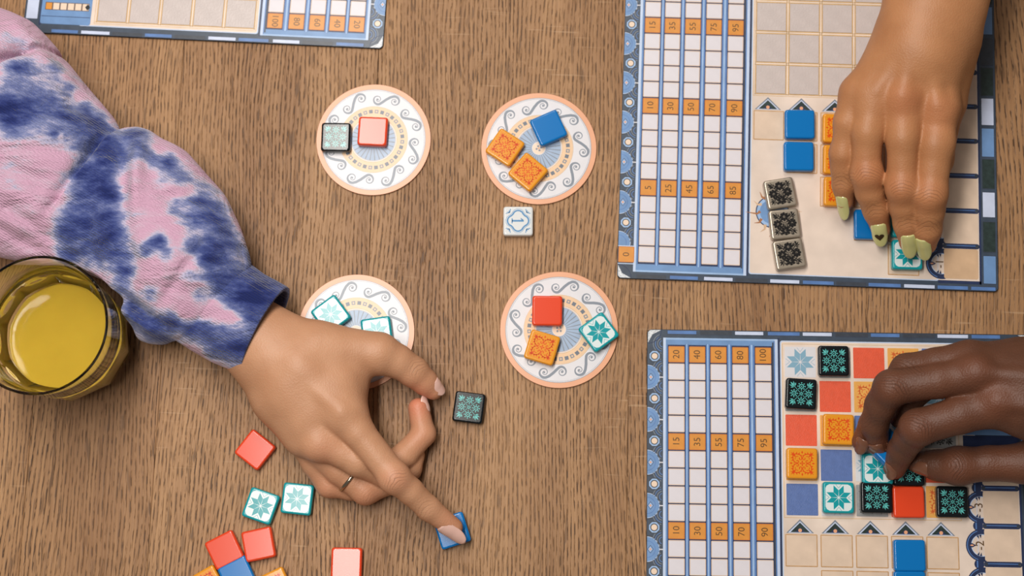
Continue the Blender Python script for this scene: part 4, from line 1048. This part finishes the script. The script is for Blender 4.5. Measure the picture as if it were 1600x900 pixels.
g.chain([(1680, 650, 56, 24), (1600, 636, 56, 16), (1556, 630, 56, 13)], 12, Vp); g.chain([(1680, 630, 56, 24), (1600, 600, 58, 18), (1524, 585, 58, 12.5)], 12, Vp)
g.chain([(1680, 615, 52, 22), (1600, 572, 50, 14), (1515, 568, 52, 12)], 10, Vp)
g.chain([(1680, 610, 50, 20), (1600, 570, 46, 12.5), (1530, 570, 46, 11)], 10, Vp)
g.chain([(1700, 660, 46, 22), (1640, 715, 36, 16)], 10, Vp)
Vf = g.chain(C_i, 2.5)
for c_ in (C_m, C_r, C_p, C_t): Vf = smin(Vf, g.chain(c_, 2.5), 1.0)
V = smin(Vp, Vf, 6)
for (px, py, z, r) in ((1556, 626, 64, 9.5), (1524, 581, 66, 9), (1434, 668, 51, 9), (1393, 606, 53, 8.8), (1498, 728, 26, 10.3)):
    p = P3(px, py, z); g.cone(V, p, p, r, r, 6)
g.cone(V, P3(1640, 640, 78), P3(1560, 627, 70), 2, 3, 6); g.cone(V, P3(1640, 590, 80), P3(1530, 582, 70), 2, 3, 6)
PC = empty('person', (P3(1590, 620, 0)[0]/1000, P3(1590, 620, 0)[1]/1000, 0), label='dark-skinned person reaching in from the right edge, fingertips gripping a tile', cat='person')
cre = [(1437, 664, 58, 1415, 690, 10, 1), (1398, 603, 60, 1383, 630, 10, 1), (1416, 573, 50, 1400, 590, 9, .7), (1496, 728, 35, 1470, 728, 10, .9), (1365, 660, 36, 1368, 680, 8, .3)]
red = [(1556, 622, 70, 16, .6), (1524, 578, 72, 13, .5), (1437, 668, 58, 12, .5), (1393, 606, 58, 12, .4), (1371, 690, 18, 12, .9), (1347, 690, 14, 12, .9), (1396, 734, 18, 10, .7), (1498, 730, 34, 16, .5), (1560, 722, 36, 22, .4), (1480, 600, 62, 30, .25), (1500, 650, 62, 30, .3)]
CUR_V, CUR_G = V, g
under(link('body', nets_mesh('body', V, g, SK_C, skin_attr(cre, red))), PC)
NC = mat('bare_brown_nail', rgb(122, 80, 60), .25, coat=.3)
for s_, e_, w_, r_, up in (((1352, 683, 22.0), (1343, 706, 12), 4.4, 6, (-.8, -.8, .8)), ((1366, 692, 25), (1374, 709, 15.5), 4.8, 6.5, (-.3, -1.0, .6)), ((1392, 724, 24.5), (1393, 746, 15.5), 4.6, 6.5, (-1.0, -.6, .7)), ((1452, 731, 21), (1425, 728, 16.0), 5.0, 7, (0, -.6, 1))):
    o, _ = nail(None, s_, e_, w_, r_, NC, up=up, thick=.4); under(o, PC)

bpy.context.view_layer.update()
